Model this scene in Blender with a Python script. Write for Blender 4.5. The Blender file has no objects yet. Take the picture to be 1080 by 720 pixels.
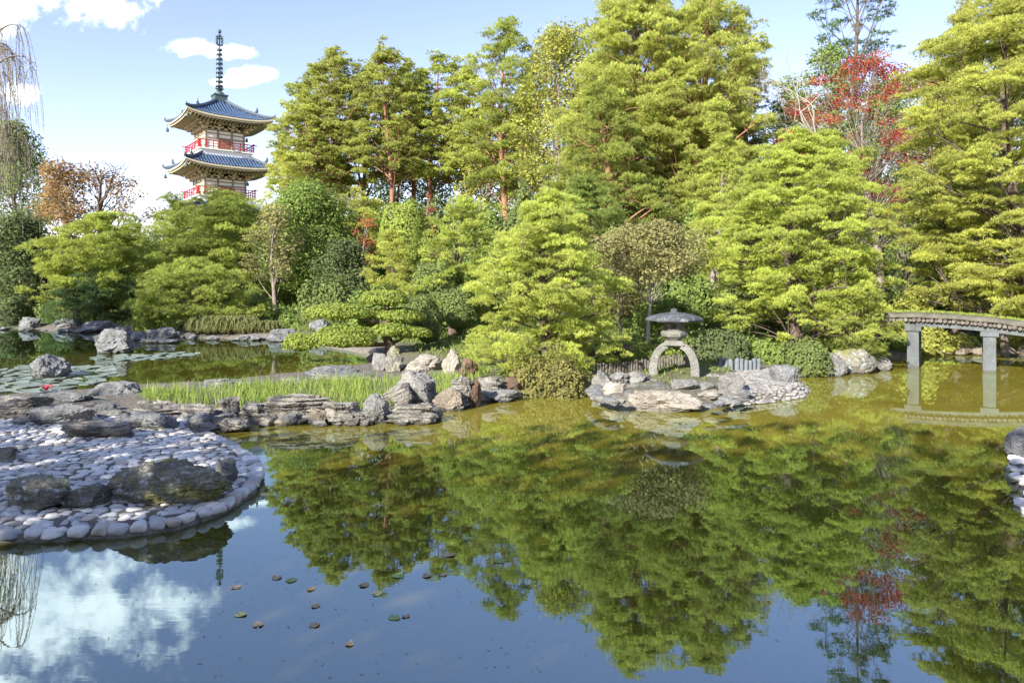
import bpy, bmesh, math, random
import numpy as np
from mathutils import Vector, Matrix, noise as mnoise

PI = math.pi
FP, CH, HZ = 720.0, 2.5, 303.0          # focal length in photo pixels, eye height over the pond, horizon row
scene = bpy.context.scene
COL = scene.collection

def W(px, py, Y): return np.array([(px-540)*Y/FP, Y, CH+(HZ-py)*Y/FP])
def G(px, py, z=0.0):
    Y = FP*(CH-z)/(py-HZ); return np.array([(px-540)*Y/FP, Y, z])

# ------------------------------------------------------------------ objects
def thing(name, label, cat, loc=(0, 0, 0), rz=0.0, group=None):
    o = bpy.data.objects.new(name, None); COL.objects.link(o)
    o.empty_display_size = .3
    o.location = [float(v) for v in loc]; o.rotation_euler = (0, 0, rz)
    tag(o, label, cat, group); return o
def tag(o, label=None, cat=None, group=None, kind=None):
    if label: o['label'] = label
    if cat: o['category'] = cat
    if group: o['group'] = group
    if kind: o['kind'] = kind
    return o
def npmesh(name, verts, tris=None, quads=None, tint=None, smooth=False, mat=None):
    me = bpy.data.meshes.new(name)
    verts = np.asarray(verts, np.float32)
    me.vertices.add(len(verts)); me.vertices.foreach_set('co', verts.ravel())
    parts, sizes = [], []
    for f, k in ((tris, 3), (quads, 4)):
        if f is not None and len(f):
            f = np.asarray(f, np.int32); parts.append(f.ravel()); sizes.append(np.full(len(f), k, np.int32))
    li = np.concatenate(parts); sz = np.concatenate(sizes)
    st = np.concatenate(([0], np.cumsum(sz)[:-1])).astype(np.int32)
    me.loops.add(len(li)); me.loops.foreach_set('vertex_index', li)
    me.polygons.add(len(sz)); me.polygons.foreach_set('loop_start', st)
    if smooth: me.polygons.foreach_set('use_smooth', np.ones(len(sz), bool))
    if tint is not None:
        a = me.attributes.new('tint', 'FLOAT', 'POINT'); a.data.foreach_set('value', np.asarray(tint, np.float32))
    me.update(calc_edges=True)
    if mat: me.materials.append(mat)
    return me
def link(name, me, parent=None, loc=None):
    o = bpy.data.objects.new(name, me); COL.objects.link(o)
    if parent is not None: o.parent = parent
    if loc is not None: o.location = [float(v) for v in loc]
    return o
def dup(o, loc, rz=None, label=None, group=None, scale=None):
    c = o.copy(); COL.objects.link(c); c.location = [float(v) for v in loc]
    if rz is not None: c.rotation_euler = (0, 0, rz)
    if scale is not None: c.scale = scale
    if label: c['label'] = label
    if group: c['group'] = group
    for ch in o.children:
        d = ch.copy(); COL.objects.link(d); d.parent = c
    return c

class MB:                                 # collects polygons of any size
    def __init__(s): s.v = []; s.f = []
    def add(s, vs, fs):
        n = len(s.v); s.v.extend([tuple(map(float, v)) for v in vs]); s.f.extend([tuple(n+i for i in f) for f in fs])
    def box(s, c, d, rz=0.0, taper=1.0):
        cx, cy, cz = c; dx, dy, dz = d[0]/2, d[1]/2, d[2]/2; co, si = math.cos(rz), math.sin(rz); vs = []
        for z in (-1, 1):
            k = taper if z > 0 else 1
            for x, y in ((-1, -1), (1, -1), (1, 1), (-1, 1)):
                X, Y = x*dx*k, y*dy*k
                vs.append((cx+X*co-Y*si, cy+X*si+Y*co, cz+z*dz))
        s.add(vs, [(3, 2, 1, 0), (4, 5, 6, 7), (0, 1, 5, 4), (1, 2, 6, 5), (2, 3, 7, 6), (3, 0, 4, 7)])
    def beam(s, a, b, w, h):              # box from a to b
        a, b = Vector(a), Vector(b); d = (b-a).normalized(); up = Vector((0, 0, 1))
        if abs(d.z) > .98: up = Vector((0, 1, 0))
        r = d.cross(up).normalized()*w/2; u = r.cross(d).normalized()*h/2
        vs = [p+q for p in (a, b) for q in (-r-u, r-u, r+u, -r+u)]
        s.add(vs, [(3, 2, 1, 0), (4, 5, 6, 7), (0, 1, 5, 4), (1, 2, 6, 5), (2, 3, 7, 6), (3, 0, 4, 7)])
    def tube(s, pts, rad, n=6, cap=True):
        v, q = tube(pts, rad, n); k = len(pts)
        fs = [tuple(x) for x in q]
        if cap: fs += [tuple(range(n-1, -1, -1)), tuple((k-1)*n+i for i in range(n))]
        s.add(v, fs)
    def lathe(s, prof, n=24, c=(0, 0, 0), squash=1.0):
        vs, fs = [], []
        for r, z in prof:
            for i in range(n):
                a = 2*PI*i/n; vs.append((c[0]+r*math.cos(a), c[1]+r*math.sin(a)*squash, c[2]+z))
        for j in range(len(prof)-1):
            for i in range(n):
                k = (i+1) % n; fs.append((j*n+i, j*n+k, (j+1)*n+k, (j+1)*n+i))
        fs.append(tuple(range(n-1, -1, -1))); fs.append(tuple((len(prof)-1)*n+i for i in range(n)))
        s.add(vs, fs)
    def mesh(s, name, mat, smooth=False, bevel=0.0):
        me = bpy.data.meshes.new(name); me.from_pydata(s.v, [], s.f)
        if bevel:
            bm = bmesh.new(); bm.from_mesh(me)
            bmesh.ops.bevel(bm, geom=bm.edges[:], offset=bevel, segments=2, affect='EDGES', profile=.5, clamp_overlap=True)
            bm.to_mesh(me); bm.free()
        if smooth: me.polygons.foreach_set('use_smooth', np.ones(len(me.polygons), bool))
        me.update(); me.materials.append(mat); return me
    def obj(s, name, mat, parent=None, loc=None, smooth=False, bevel=0.0):
        return link(name, s.mesh(name, mat, smooth, bevel), parent, loc)

def tube(pts, rad, n=6):
    pts = np.asarray(pts, float); k = len(pts)
    tan = np.gradient(pts, axis=0); tan /= np.linalg.norm(tan, axis=1)[:, None]+1e-9
    ref = np.array([0, 0, 1.]) if abs(tan[0, 2]) < .9 else np.array([1., 0, 0])
    vs = np.empty((k, n, 3)); ang = np.arange(n)*2*PI/n
    r = None
    for i in range(k):
        if r is None: r = np.cross(tan[i], ref)
        r = r-tan[i]*np.dot(r, tan[i]); r /= np.linalg.norm(r)+1e-9
        u = np.cross(tan[i], r)
        vs[i] = pts[i]+rad[i]*(np.cos(ang)[:, None]*r+np.sin(ang)[:, None]*u)
    q = []
    for i in range(k-1):
        for j in range(n):
            m = (j+1) % n; q.append((i*n+j, i*n+m, (i+1)*n+m, (i+1)*n+j))
    return vs.reshape(-1, 3), np.array(q, np.int32)
class TB:                                  # bag of tubes -> one mesh
    def __init__(s): s.v = []; s.q = []; s.n = 0
    def add(s, pts, rad, n=6):
        v, q = tube(pts, rad, n); s.v.append(v); s.q.append(q+s.n); s.n += len(v)
    def mesh(s, name, mat): return npmesh(name, np.concatenate(s.v), quads=np.concatenate(s.q), smooth=True, mat=mat)

# ------------------------------------------------------------------ materials
def ramp(nt, fac, stops, interp='LINEAR'):
    r = nt.nodes.new('ShaderNodeValToRGB'); r.color_ramp.interpolation = interp
    e = r.color_ramp.elements
    while len(e) < len(stops): e.new(.5)
    for k, (p, c) in enumerate(stops):
        e[k].position = p; e[k].color = (c[0], c[1], c[2], 1) if hasattr(c, '__len__') else (c, c, c, 1)
    nt.links.new(fac, r.inputs[0]); return r.outputs[0]
def noise_n(nt, vec, scale, detail=4, rough=.55, dist=0.0):
    n = nt.nodes.new('ShaderNodeTexNoise'); n.inputs['Scale'].default_value = scale
    n.inputs['Detail'].default_value = detail; n.inputs['Roughness'].default_value = rough; n.inputs['Distortion'].default_value = dist
    if vec is not None: nt.links.new(vec, n.inputs['Vector'])
    return n.outputs['Fac']
def mixc(nt, fac, a, b, mode='MIX'):
    m = nt.nodes.new('ShaderNodeMix'); m.data_type = 'RGBA'; m.blend_type = mode
    for s, v in ((m.inputs[0], fac), (m.inputs[6], a), (m.inputs[7], b)):
        if hasattr(v, 'is_linked'): nt.links.new(v, s)
        elif hasattr(v, '__len__'): s.default_value = (v[0], v[1], v[2], 1)
        else: s.default_value = v
    return m.outputs[2]
def mathn(nt, op, a, b=None, c=None, clamp=False):
    m = nt.nodes.new('ShaderNodeMath'); m.operation = op; m.use_clamp = clamp
    for i, v in enumerate((a, b, c)):
        if v is None: continue
        if hasattr(v, 'is_linked'): nt.links.new(v, m.inputs[i])
        else: m.inputs[i].default_value = v
    return m.outputs[0]
def coords(nt, which='Object', scale=None):
    t = nt.nodes.new('ShaderNodeTexCoord'); o = t.outputs[which]
    if scale:
        mp = nt.nodes.new('ShaderNodeMapping'); mp.inputs['Scale'].default_value = scale; nt.links.new(o, mp.inputs[0]); o = mp.outputs[0]
    return o
def bump(nt, h, strength, dist=.02):
    b = nt.nodes.new('ShaderNodeBump'); b.inputs['Strength'].default_value = strength; b.inputs['Distance'].default_value = dist
    nt.links.new(h, b.inputs['Height']); return b.outputs[0]
def newmat(name):
    m = bpy.data.materials.new(name); m.use_nodes = True; nt = m.node_tree; nt.nodes.clear()
    out = nt.nodes.new('ShaderNodeOutputMaterial'); return m, nt, out
def principled(nt, out, col, rough=.8, normal=None, metal=0.0, spec=.3):
    p = nt.nodes.new('ShaderNodeBsdfPrincipled')
    if hasattr(col, 'is_linked'): nt.links.new(col, p.inputs['Base Color'])
    else: p.inputs['Base Color'].default_value = (*col, 1)
    if hasattr(rough, 'is_linked'): nt.links.new(rough, p.inputs['Roughness'])
    else: p.inputs['Roughness'].default_value = rough
    p.inputs['Metallic'].default_value = metal; p.inputs['Specular IOR Level'].default_value = spec
    if normal is not None: nt.links.new(normal, p.inputs['Normal'])
    nt.links.new(p.outputs[0], out.inputs[0]); return p
def simple(name, c1, c2, scale=3.0, rough=.75, bs=.3, bd=.01, metal=0.0, detail=5, stretch=None, spec=.3):
    m, nt, out = newmat(name); v = coords(nt, 'Object', stretch)
    n = noise_n(nt, v, scale, detail, .6); col = ramp(nt, n, [(.3, c1), (.7, c2)])
    n2 = noise_n(nt, v, scale*6, 4, .6)
    principled(nt, out, col, rough, bump(nt, n2, bs, bd), metal, spec); return m
def foliage(name, c0, c1, c2, trans=.35, gloss=0.0):
    m, nt, out = newmat(name); c0, c1, c2 = [tuple(min(.78, (v+o)*FOLK) for v, o in zip(c, (.02, .012, .024))) for c in (c0, c1, c2)]; trans = min(.5, trans+.08)
    a = nt.nodes.new('ShaderNodeAttribute'); a.attribute_name = 'tint'
    col = ramp(nt, a.outputs['Fac'], [(0, c0), (.5, c1), (1, c2)])
    d = nt.nodes.new('ShaderNodeBsdfDiffuse'); t = nt.nodes.new('ShaderNodeBsdfTranslucent')
    nt.links.new(col, d.inputs[0]); nt.links.new(col, t.inputs[0])
    mx = nt.nodes.new('ShaderNodeMixShader'); mx.inputs[0].default_value = trans
    nt.links.new(d.outputs[0], mx.inputs[1]); nt.links.new(t.outputs[0], mx.inputs[2])
    last = mx.outputs[0]
    if gloss:
        g = nt.nodes.new('ShaderNodeBsdfGlossy'); g.inputs['Roughness'].default_value = .4
        m2 = nt.nodes.new('ShaderNodeMixShader'); m2.inputs[0].default_value = gloss
        nt.links.new(last, m2.inputs[1]); nt.links.new(g.outputs[0], m2.inputs[2]); last = m2.outputs[0]
    nt.links.new(last, out.inputs[0]); return m
def rockmat(name, base, dark, lichen, lich_amt=.58, strata=0.0, moss=None, warm=None, bd=.10, fine=1.0):
    m, nt, out = newmat(name); v = coords(nt, 'Object')
    oi = nt.nodes.new('ShaderNodeObjectInfo')
    ad = nt.nodes.new('ShaderNodeVectorMath'); ad.operation = 'ADD'; nt.links.new(v, ad.inputs[0]); nt.links.new(oi.outputs['Location'], ad.inputs[1]); v = ad.outputs[0]
    n1 = noise_n(nt, v, 2.2, 7, .62); col = ramp(nt, n1, [(.32, dark), (.62, base)])
    if warm: col = mixc(nt, ramp(nt, noise_n(nt, v, 1.4, 4, .6), [(.5, 0.0), (.66, 1.0)]), col, warm)
    n2 = noise_n(nt, v, 9, 6, .7); col = mixc(nt, ramp(nt, n2, [(lich_amt, 0.0), (lich_amt+.08, .8)]), col, lichen)
    if moss: col = mixc(nt, ramp(nt, noise_n(nt, v, 1.7, 5, .65), [(.52, 0.0), (.62, .8)]), col, moss)
    sp_ = noise_n(nt, v, 26, 5, .7); col = mixc(nt, ramp(nt, sp_, [(.34, .75*fine), (.47, 0.0)]), col, tuple(c*.45 for c in dark))
    col = mixc(nt, ramp(nt, noise_n(nt, v, 40, 3, .6), [(.58, 0.0), (.68, .7*fine)]), col, lichen)
    vor = mathn(nt, 'ADD', noise_n(nt, v, 5, 8, .75), mathn(nt, 'MULTIPLY', noise_n(nt, v, 30, 5, .7), .35))
    h = vor
    if strata:
        mp = nt.nodes.new('ShaderNodeMapping'); mp.inputs['Scale'].default_value = (1.2, 1.2, 14); nt.links.new(v, mp.inputs[0])
        s = noise_n(nt, mp.outputs[0], 1.6, 4, .6, .4)
        col = mixc(nt, ramp(nt, s, [(.40, .75), (.52, 0.0)]), col, tuple(c*.35 for c in dark))
        h = mathn(nt, 'ADD', vor, mathn(nt, 'MULTIPLY', s, strata*2))
    gp = nt.nodes.new('ShaderNodeNewGeometry'); sz = nt.nodes.new('ShaderNodeSeparateXYZ'); nt.links.new(gp.outputs['Position'], sz.inputs[0])
    wet = ramp(nt, mathn(nt, 'ADD', sz.outputs[2], mathn(nt, 'MULTIPLY', noise_n(nt, v, 6, 4, .6), .08)), [(.07, 1.0), (.12, 0.0)])
    col = mixc(nt, mathn(nt, 'MULTIPLY', wet, .75), col, (.045, .042, .03))
    principled(nt, out, col, ramp(nt, wet, [(0, .88), (1, .45)]), bump(nt, h, 1.0, bd), 0, .25); return m

# ------------------------------------------------------------------ terrain
def g2(pts): return [tuple(G(a, b)[:2]) for a, b in pts]
POLY_MAIN = [(-200, 41)]+g2([(-400, 347), (0, 347), (60, 349), (150, 352.5), (205, 357), (290, 359), (330, 363), (385, 373), (392, 386), (440, 404), (470, 426), (500, 425), (550, 415),
    (575, 412), (622, 414), (632, 426), (665, 431), (700, 434), (740, 432), (775, 427), (810, 424), (846, 419), (852, 412), (838, 402), (842, 398), (870, 396), (900, 392), (926, 386),
    (940, 378), (1000, 373), (1080, 372), (1200, 374), (1500, 376)])+[(200, 25), (200, 500), (-200, 500)]
POLY_BEACH = [(-30, 6.2), (-14, 6.5)]+g2([(0, 574), (60, 572), (130, 568), (190, 559), (240, 542), (272, 520), (281, 504), (272, 489), (248, 473), (222, 462), (206, 455), (215, 449), (250, 448),
    (300, 446), (340, 447), (400, 446), (440, 447), (475, 432), (500, 424), (560, 412), (560, 395), (440, 391), (395, 385), (330, 393), (250, 402), (190, 406), (130, 409), (60, 416), (0, 420)])+[(-30, 15.0)]
POLY_RIGHT = g2([(1073, 461), (1069, 487), (1069, 510), (1078, 532), (1098, 556)])+[(9.5, 6.0), (30, 5), (30, 13), (11, 11.8)]
POLY_BACK = [(-90, 2.3), (-10, 2.4), (0, 2.0), (10, 2.4), (90, 2.3), (90, -90), (-90, -90)]
POLY_LEFT = [(-28, -90), (-28, 27), (-36, 38), (-36, 60), (-90, 60), (-90, -90)]
POLY_EAST = [(26, -90), (26, 30), (90, 30), (90, -90)]
def sdist(P, x, y):
    P = np.array(P); d = np.full(x.shape, 1e9); ins = np.zeros(x.shape, bool); n = len(P)
    for i in range(n):
        ax, ay = P[i]; bx, by = P[(i+1) % n]; ex, ey = bx-ax, by-ay
        t = np.clip(((x-ax)*ex+(y-ay)*ey)/(ex*ex+ey*ey), 0, 1)
        d = np.minimum(d, np.hypot(x-ax-t*ex, y-ay-t*ey))
        if ay != by:
            c = ((ay > y) != (by > y)) & (x < (bx-ax)*(y-ay)/(by-ay)+ax); ins ^= c
    return np.where(ins, d, -d)
def sm(a, b, t):
    t = np.clip((t-a)/(b-a), 0, 1); return t*t*(3-2*t)
def wob(x, y):
    return .5*np.sin(1.3*x+.7*y+1)+.35*np.sin(2.9*x-1.7*y)+.25*np.sin(-3.7*x+4.9*y+2)+.2*np.sin(7.1*x+5.3*y)
def height(x, y):
    x = np.asarray(x, float); y = np.asarray(y, float)
    d = sdist(POLY_MAIN, x, y)+.08*wob(x, y)
    di = np.clip(d-.35, 0, 38)
    z = -.7+.92*sm(-.9, .35, d)+.05*di+.0042*di*di+.06*sm(.5, 3, d)*wob(x*.6, y*.6)
    for P, top, w in ((POLY_BEACH, .09, .16), (POLY_RIGHT, .10, .16)):
        b = sdist(P, x, y); z = np.maximum(z, -.7+(.7+top)*sm(-w, w*.4, b)+.05*sm(.3, 2.5, b))
    for P, top in ((POLY_BACK, .9), (POLY_LEFT, 1.5), (POLY_EAST, 1.5)):
        b = sdist(P, x, y); z = np.maximum(z, -.7+(.7+top)*sm(-.8, 2.0, b))
    return z
def ground(x, y): return float(height(np.array([x]), np.array([y]))[0])

# ------------------------------------------------------------------ foliage generators
def unit(a): return a/(np.linalg.norm(a, axis=-1, keepdims=True)+1e-9)
def blades(rng, base, dirs, L, w, m, spread, tint):
    """m thin needles fanning out from each base point"""
    N = len(base); b = np.repeat(base, m, 0); d = unit(np.repeat(dirs, m, 0)+spread*rng.normal(size=(N*m, 3)))
    ln = np.repeat(L, m)*rng.uniform(.7, 1.15, N*m)
    nrm = unit(np.array([0, -.25, 1.])+.6*rng.normal(size=(N*m, 3)))
    side = unit(np.cross(d, nrm))*(np.repeat(w, m)*.5)[:, None]
    tip = b+d*ln[:, None]
    mid = b+d*(ln*.35)[:, None]
    v = np.stack((b, mid-side, tip, mid+side), 1).reshape(-1, 3)
    t = np.repeat(np.clip(np.repeat(tint, m)+rng.normal(0, .06, N*m), 0, 1), 4)
    return v, t
def leaves(rng, c, nrm, size, tint, aspect=.6):
    N = len(c); d = unit(np.cross(nrm, rng.normal(size=(N, 3)))); s = np.cross(nrm, d)
    sz = size*rng.uniform(.65, 1.3, N)
    d = d*sz[:, None]*.5; s = s*(sz*aspect)[:, None]*.5
    v = np.stack((c-d, c-s, c+d, c+s), 1).reshape(-1, 3)
    return v, np.repeat(np.clip(tint, 0, 1), 4)
def leafmesh(name, vs, ts, mat):
    v = np.concatenate(vs); t = np.concatenate(ts); n = len(v)//4
    return npmesh(name, v, quads=np.arange(n*4).reshape(-1, 4), tint=t, mat=mat)
def bez(a, b, c, n):
    t = np.linspace(0, 1, n)[:, None]; return (1-t)**2*a+2*t*(1-t)*b+t*t*c

def profile(kind, t):
    if kind == 'dome': return math.sqrt(max(0, 1-t**2.2))*(.80+.2*min(1, t*4))
    if kind == 'tall': return max(.12, math.sin(PI*min(1, .14+.84*t))**.8)
    if kind == 'umbrella': return max(.2, math.sqrt(max(0, 1-t**4)))
    return max(.06, (1-t)**.75)
PXS = {'n': 0}
def pine(label, px, Y, top, rpx, cb, npads, kind, mat, seed, bark='bark_dark', lean=0.0, padf=.30, Lpx=5.0, flat=.26, dens=1.0, group=None, trunk_r=None, name='pine_tree', cat='pine tree',
         bend=.08, base=None, depth=1.0, wid=.135, m=6, bare=0):
    rng = np.random.default_rng(seed)
    x, y = (px-540)*Y/FP, Y; z0 = ground(x, y)-.1 if base is None else base
    hgt = CH+(HZ-top)*Y/FP-z0; R = rpx*Y/FP; L0 = Lpx*.74*Y/FP
    root = thing(name, label, cat, (x, y, z0), 0, group)
    # trunk
    K = 9; ts = np.linspace(0, 1, K); tp = np.zeros((K, 3)); ph = rng.uniform(0, 6.28, 4)
    tp[:, 0] = lean*R*ts+bend*hgt*(np.sin(ts*4.2+ph[0])-math.sin(ph[0]))*ts**.5*.5
    tp[:, 1] = bend*hgt*(np.sin(ts*3.7+ph[1])-math.sin(ph[1]))*ts**.5*.5
    tp[:, 2] = ts*hgt*.96
    r0 = trunk_r if trunk_r else .022*hgt+.05
    tr = r0*(1.05-.93*ts); tr[0] *= 1.35
    tb = TB(); tb.add(tp, tr, 9)
    def trunk_at(t):
        i = min(K-2, int(t*(K-1))); f = t*(K-1)-i; return tp[i]*(1-f)+tp[i+1]*f
    vs, tns = [], []
    majors = []; tree_t = rng.uniform(-.2, .16); ga = rng.uniform(0, 6.28); npads = int(npads*3.0); padf = padf*.60; bare = 0
    for i in range(npads):
        u = (i+.5)/npads; t = cb+(1-cb)*min(1, max(0, u**.85+rng.normal(0, .03))); tt = (t-cb)/(1-cb)
        ga += 2.399963+rng.normal(0, .25)
        rr = R*profile(kind, tt)*rng.uniform(.78, 1.16)
        q = math.sqrt(rng.uniform(.10, 1)) if tt < .9 else math.sqrt(rng.uniform(0, .8))
        a = R*padf*1.12*rng.uniform(.6, 1.3)*(1-.3*tt); rad = max(0, rr*q-a*.45)
        axp = trunk_at(t)
        c = axp+np.array([math.cos(ga)*rad, math.sin(ga)*rad*depth, 0]); c[2] = min(t*hgt, hgt-L0*.6)+rng.normal(0, .028)*hgt-.10*rad*(1 if kind != 'cone' else 1.5)-a*flat*.6
        if c[2] < .15: c[2] = .15+rng.uniform(0, .1)
        # limb
        st = max(.05, t-.07-.10*(rad/(R+1e-6))); s = trunk_at(min(st, .97))
        if i % 4 and majors:                  # minor boughs fork off the nearest main bough
            s = min(majors, key=lambda q: np.linalg.norm(q-c)); s = s*.8+trunk_at(min(st, .97))*.2
        else: majors.append(c)
        mid = s*.45+c*.55; mid[2] = s[2]*.45+c[2]*.55+rng.normal(.0, .05)*rad+.08*rad
        lr = max(.010, r0*(.34-.2*tt)*min(1, (rad+.2*R)/R)*(1 if i % 4 == 0 else .4))
        pth = bez(s, mid+rng.normal(0, .05, 3)*rad, c, 6); tb.add(pth, np.linspace(lr, lr*.25, 6), 5)
        for _ in range(2):
            e = c+np.array([*rng.normal(0, .5*a, 2), a*flat*.3]); k0 = pth[4]
            tb.add(bez(k0, (k0+e)/2+rng.normal(0, .06, 3)*a, e, 4), np.linspace(lr*.3, lr*.12, 4), 4)
        if i < bare: continue
        # pad of needle tufts, itself made of a few overlapping lumps
        nl = 4; ptint = rng.uniform(.22, .75)+tree_t
        for _ in range(nl):
            la = a*rng.uniform(.42, .66); ang = rng.uniform(0, 6.28); of = a*.75*math.sqrt(rng.uniform(0, 1))
            lc = c+np.array([math.cos(ang)*of, math.sin(ang)*of, rng.normal(0, .24)*a])
            n = max(6, int(dens*1.0*PI*la*la/(.30*L0*L0)))
            th = rng.uniform(0, 6.28, n); rho = np.sqrt(rng.uniform(0, 1, n))
            el = 1+.25*np.sin(th*2+ang)+.15*np.sin(th*3+2*ang)
            tx, ty = rng.normal(0, .16, 2)
            p = np.stack((lc[0]+la*el*rho*np.cos(th), lc[1]+la*el*rho*np.sin(th), lc[2]+la*rho*(tx*np.cos(th)+ty*np.sin(th))+la*flat*2.0*(1-rho**2)*rng.uniform(.35, 1.0, n)-la*flat*.5*rho**2), 1)
            d = unit(np.stack((np.cos(th)*(rho*.95+.1), np.sin(th)*(rho*.95+.1), np.full(n, .95)), 1)+.35*rng.normal(size=(n, 3)))
            L = np.full(n, L0)*rng.uniform(.75, 1.2, n); tin = np.clip(ptint+rng.normal(0, .15, n), 0, 1)
            v, tn = blades(rng, p, d, L, L*wid, m, .48, tin); vs.append(v); tns.append(tn)
    link('trunk', tb.mesh('trunk', M[bark]), root)
    if vs: link('crown', leafmesh('crown', vs, tns, M[mat]), root)
    return root

def grow(rng, tb, p, d, length, r, depth, tips, spread=.6, up=.15, n=5, kink=.18, ratio=.72, kids=(2, 3)):
    pts = [p]; dd = d.copy(); seg = length/4
    for _ in range(4):
        dd = unit(dd+kink*rng.normal(size=3)+np.array([0, 0, up*.25])); pts.append(pts[-1]+dd*seg)
    tb.add(pts, np.linspace(r, r*.6, 5), n if r > .02 else 4)
    if depth == 0: tips.append((pts[-1], dd)); return
    tips.append((pts[2], dd)) if depth <= 1 else None
    for k in range(rng.integers(kids[0], kids[1]+1)):
        ax = unit(rng.normal(size=3)); nd = unit(dd+spread*ax+np.array([0, 0, up]))
        st = pts[-1] if k < 2 else pts[2+rng.integers(0, 2)]
        grow(rng, tb, st, nd, length*ratio*rng.uniform(.8, 1.15), r*.6, depth-1, tips, spread, up, max(4, n-1), kink, ratio, kids)

def broad(label, px, Y, top, rpx, cb, nclump, cr, mat, seed, bark='bark_grey', leafpx=4.0, dens=1.0, sparse=1.0, name='broadleaf_tree', cat='tree', group=None, base=None, stems=1, squash=.8, lean=0., flatleaf=.5, hollow=.55, trunk_r=None, kind='dome'):
    """trunk with limbs to leaf clumps spread through the crown"""
    rng = np.random.default_rng(seed); x, y = (px-540)*Y/FP, Y; z0 = ground(x, y)-.1 if base is None else base
    hgt = CH+(HZ-top)*Y/FP-z0; R = rpx*Y/FP; ls = leafpx*Y/FP
    root = thing(name, label, cat, (x, y, z0), 0, group); tb = TB(); vs, tns = [], []
    r0 = trunk_r or .018*hgt+.03; trunks = []
    for s in range(stems):
        K = 8; ts = np.linspace(0, 1, K); ph = rng.uniform(0, 6.28, 2); tp = np.zeros((K, 3))
        off = rng.normal(0, .5, 2)*R*(stems > 1)
        tp[:, 0] = off[0]*ts+lean*R*ts+.06*hgt*np.sin(ts*4+ph[0])*ts; tp[:, 1] = off[1]*ts+.06*hgt*np.sin(ts*3.5+ph[1])*ts; tp[:, 2] = ts*hgt*.88
        tb.add(tp, r0/stems**.4*(1.05-.9*ts), 8); trunks.append(tp)
    cR = R*cr; ga = rng.uniform(0, 6)
    for i in range(nclump):
        u = (i+.5)/nclump; t = cb+(1-cb)*u; ga += 2.4+rng.normal(0, .3)
        c_r = cR*rng.uniform(.65, 1.25)
        rad = max(0, R*profile(kind, u)*math.sqrt(rng.uniform(.15, 1))-c_r*.5)
        tp = trunks[i % stems]; k = min(7, max(0, int(t*7))); axp = tp[k]
        c = np.array([axp[0]*.6+math.cos(ga)*rad, axp[1]*.6+math.sin(ga)*rad, min(t*hgt, hgt-c_r*squash)+rng.normal(0, .015)*hgt])
        s = tp[max(1, min(6, k-1))]; mid = (s+c)/2+rng.normal(0, .08, 3)*R; mid[2] += .1*rad
        lr = max(.010, r0*.3*min(1, (24/nclump)**.8)); tb.add(bez(s, mid, c, 6), np.linspace(lr, lr*.2, 6), 5)
        for _ in range(4):
            e = c+rng.normal(0, .55, 3)*c_r; tb.add(bez(c*.7+s*.3, (c+e)/2, e, 4), np.linspace(lr*.3, lr*.1, 4), 4)
        n = max(5, int(dens*sparse*4*PI*c_r**2*.55/(ls*ls*.55)))
        dv = unit(rng.normal(size=(n, 3))); ra = c_r*rng.uniform(hollow, 1.08, n)*(1+.22*np.sin(dv[:, 0]*5+ga)*np.sin(dv[:, 1]*4+i)+.12*np.sin(dv[:, 2]*9+i))
        p = c+dv*ra[:, None]*np.array([1, 1, squash])
        nn = unit(dv*(1-flatleaf)+np.array([0, 0, flatleaf])+.45*rng.normal(size=(n, 3)))
        v, tn = leaves(rng, p, nn, ls, rng.uniform(.25, .75)+rng.normal(0, .17, n)); vs.append(v); tns.append(tn)
    link('trunk', tb.mesh('trunk', M[bark]), root)
    link('crown', leafmesh('crown', vs, tns, M[mat]), root); return root

def clipped(root, parts, mat, Ypx, seed, leafpx=2.6, dens=1.0, partname='clipped_pad', bottom=.35, rough=.05, up=.0):
    """close-clipped domes; parts = list of (centre xyz local, rx, ry, rz)"""
    rng = np.random.default_rng(seed)
    for (c, rx, ry, rz) in parts:
        ls = leafpx*Ypx/FP; n = int(dens*7*(rx*ry*.5+rz*(rx+ry)*.5)/(ls*ls*.4)); dv = unit(rng.normal(size=(n, 3)))
        dv[:, 2] = np.where(dv[:, 2] < -bottom, -dv[:, 2], dv[:, 2])
        bumpy = 1+rough*(np.sin(dv[:, 0]*6+c[0]*3)+np.sin(dv[:, 1]*7+c[1])+np.sin(dv[:, 2]*5+dv[:, 0]*4))
        sc = np.array([rx, ry, rz]); p = np.array(c)+dv*sc*(rng.uniform(.90, 1.03, n)*bumpy)[:, None]
        nn = unit(dv/sc+0); nn = unit(nn+.5*rng.normal(size=(n, 3))+np.array([0, 0, up]))
        v, tn = leaves(rng, p, nn, ls, .5+.2*np.sin(dv[:, 0]*5)*np.sin(dv[:, 2]*4+dv[:, 1]*3)+rng.normal(0, .17, n), .65)
        # leafy core so that the dome is not see-through
        bm = bmesh.new(); bmesh.ops.create_icosphere(bm, subdivisions=2, radius=1)
        cv = np.array([q.co[:] for q in bm.verts])*sc*.8+np.array(c); ct = np.array([[q.index for q in f.verts] for f in bm.faces]); bm.free()
        me = npmesh(partname, np.concatenate((v, cv)), tris=ct+len(v), quads=np.arange(len(v)).reshape(-1, 4), tint=np.concatenate((tn, np.full(len(cv), .2))), mat=M[mat])
        link(partname, me, root)
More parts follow.
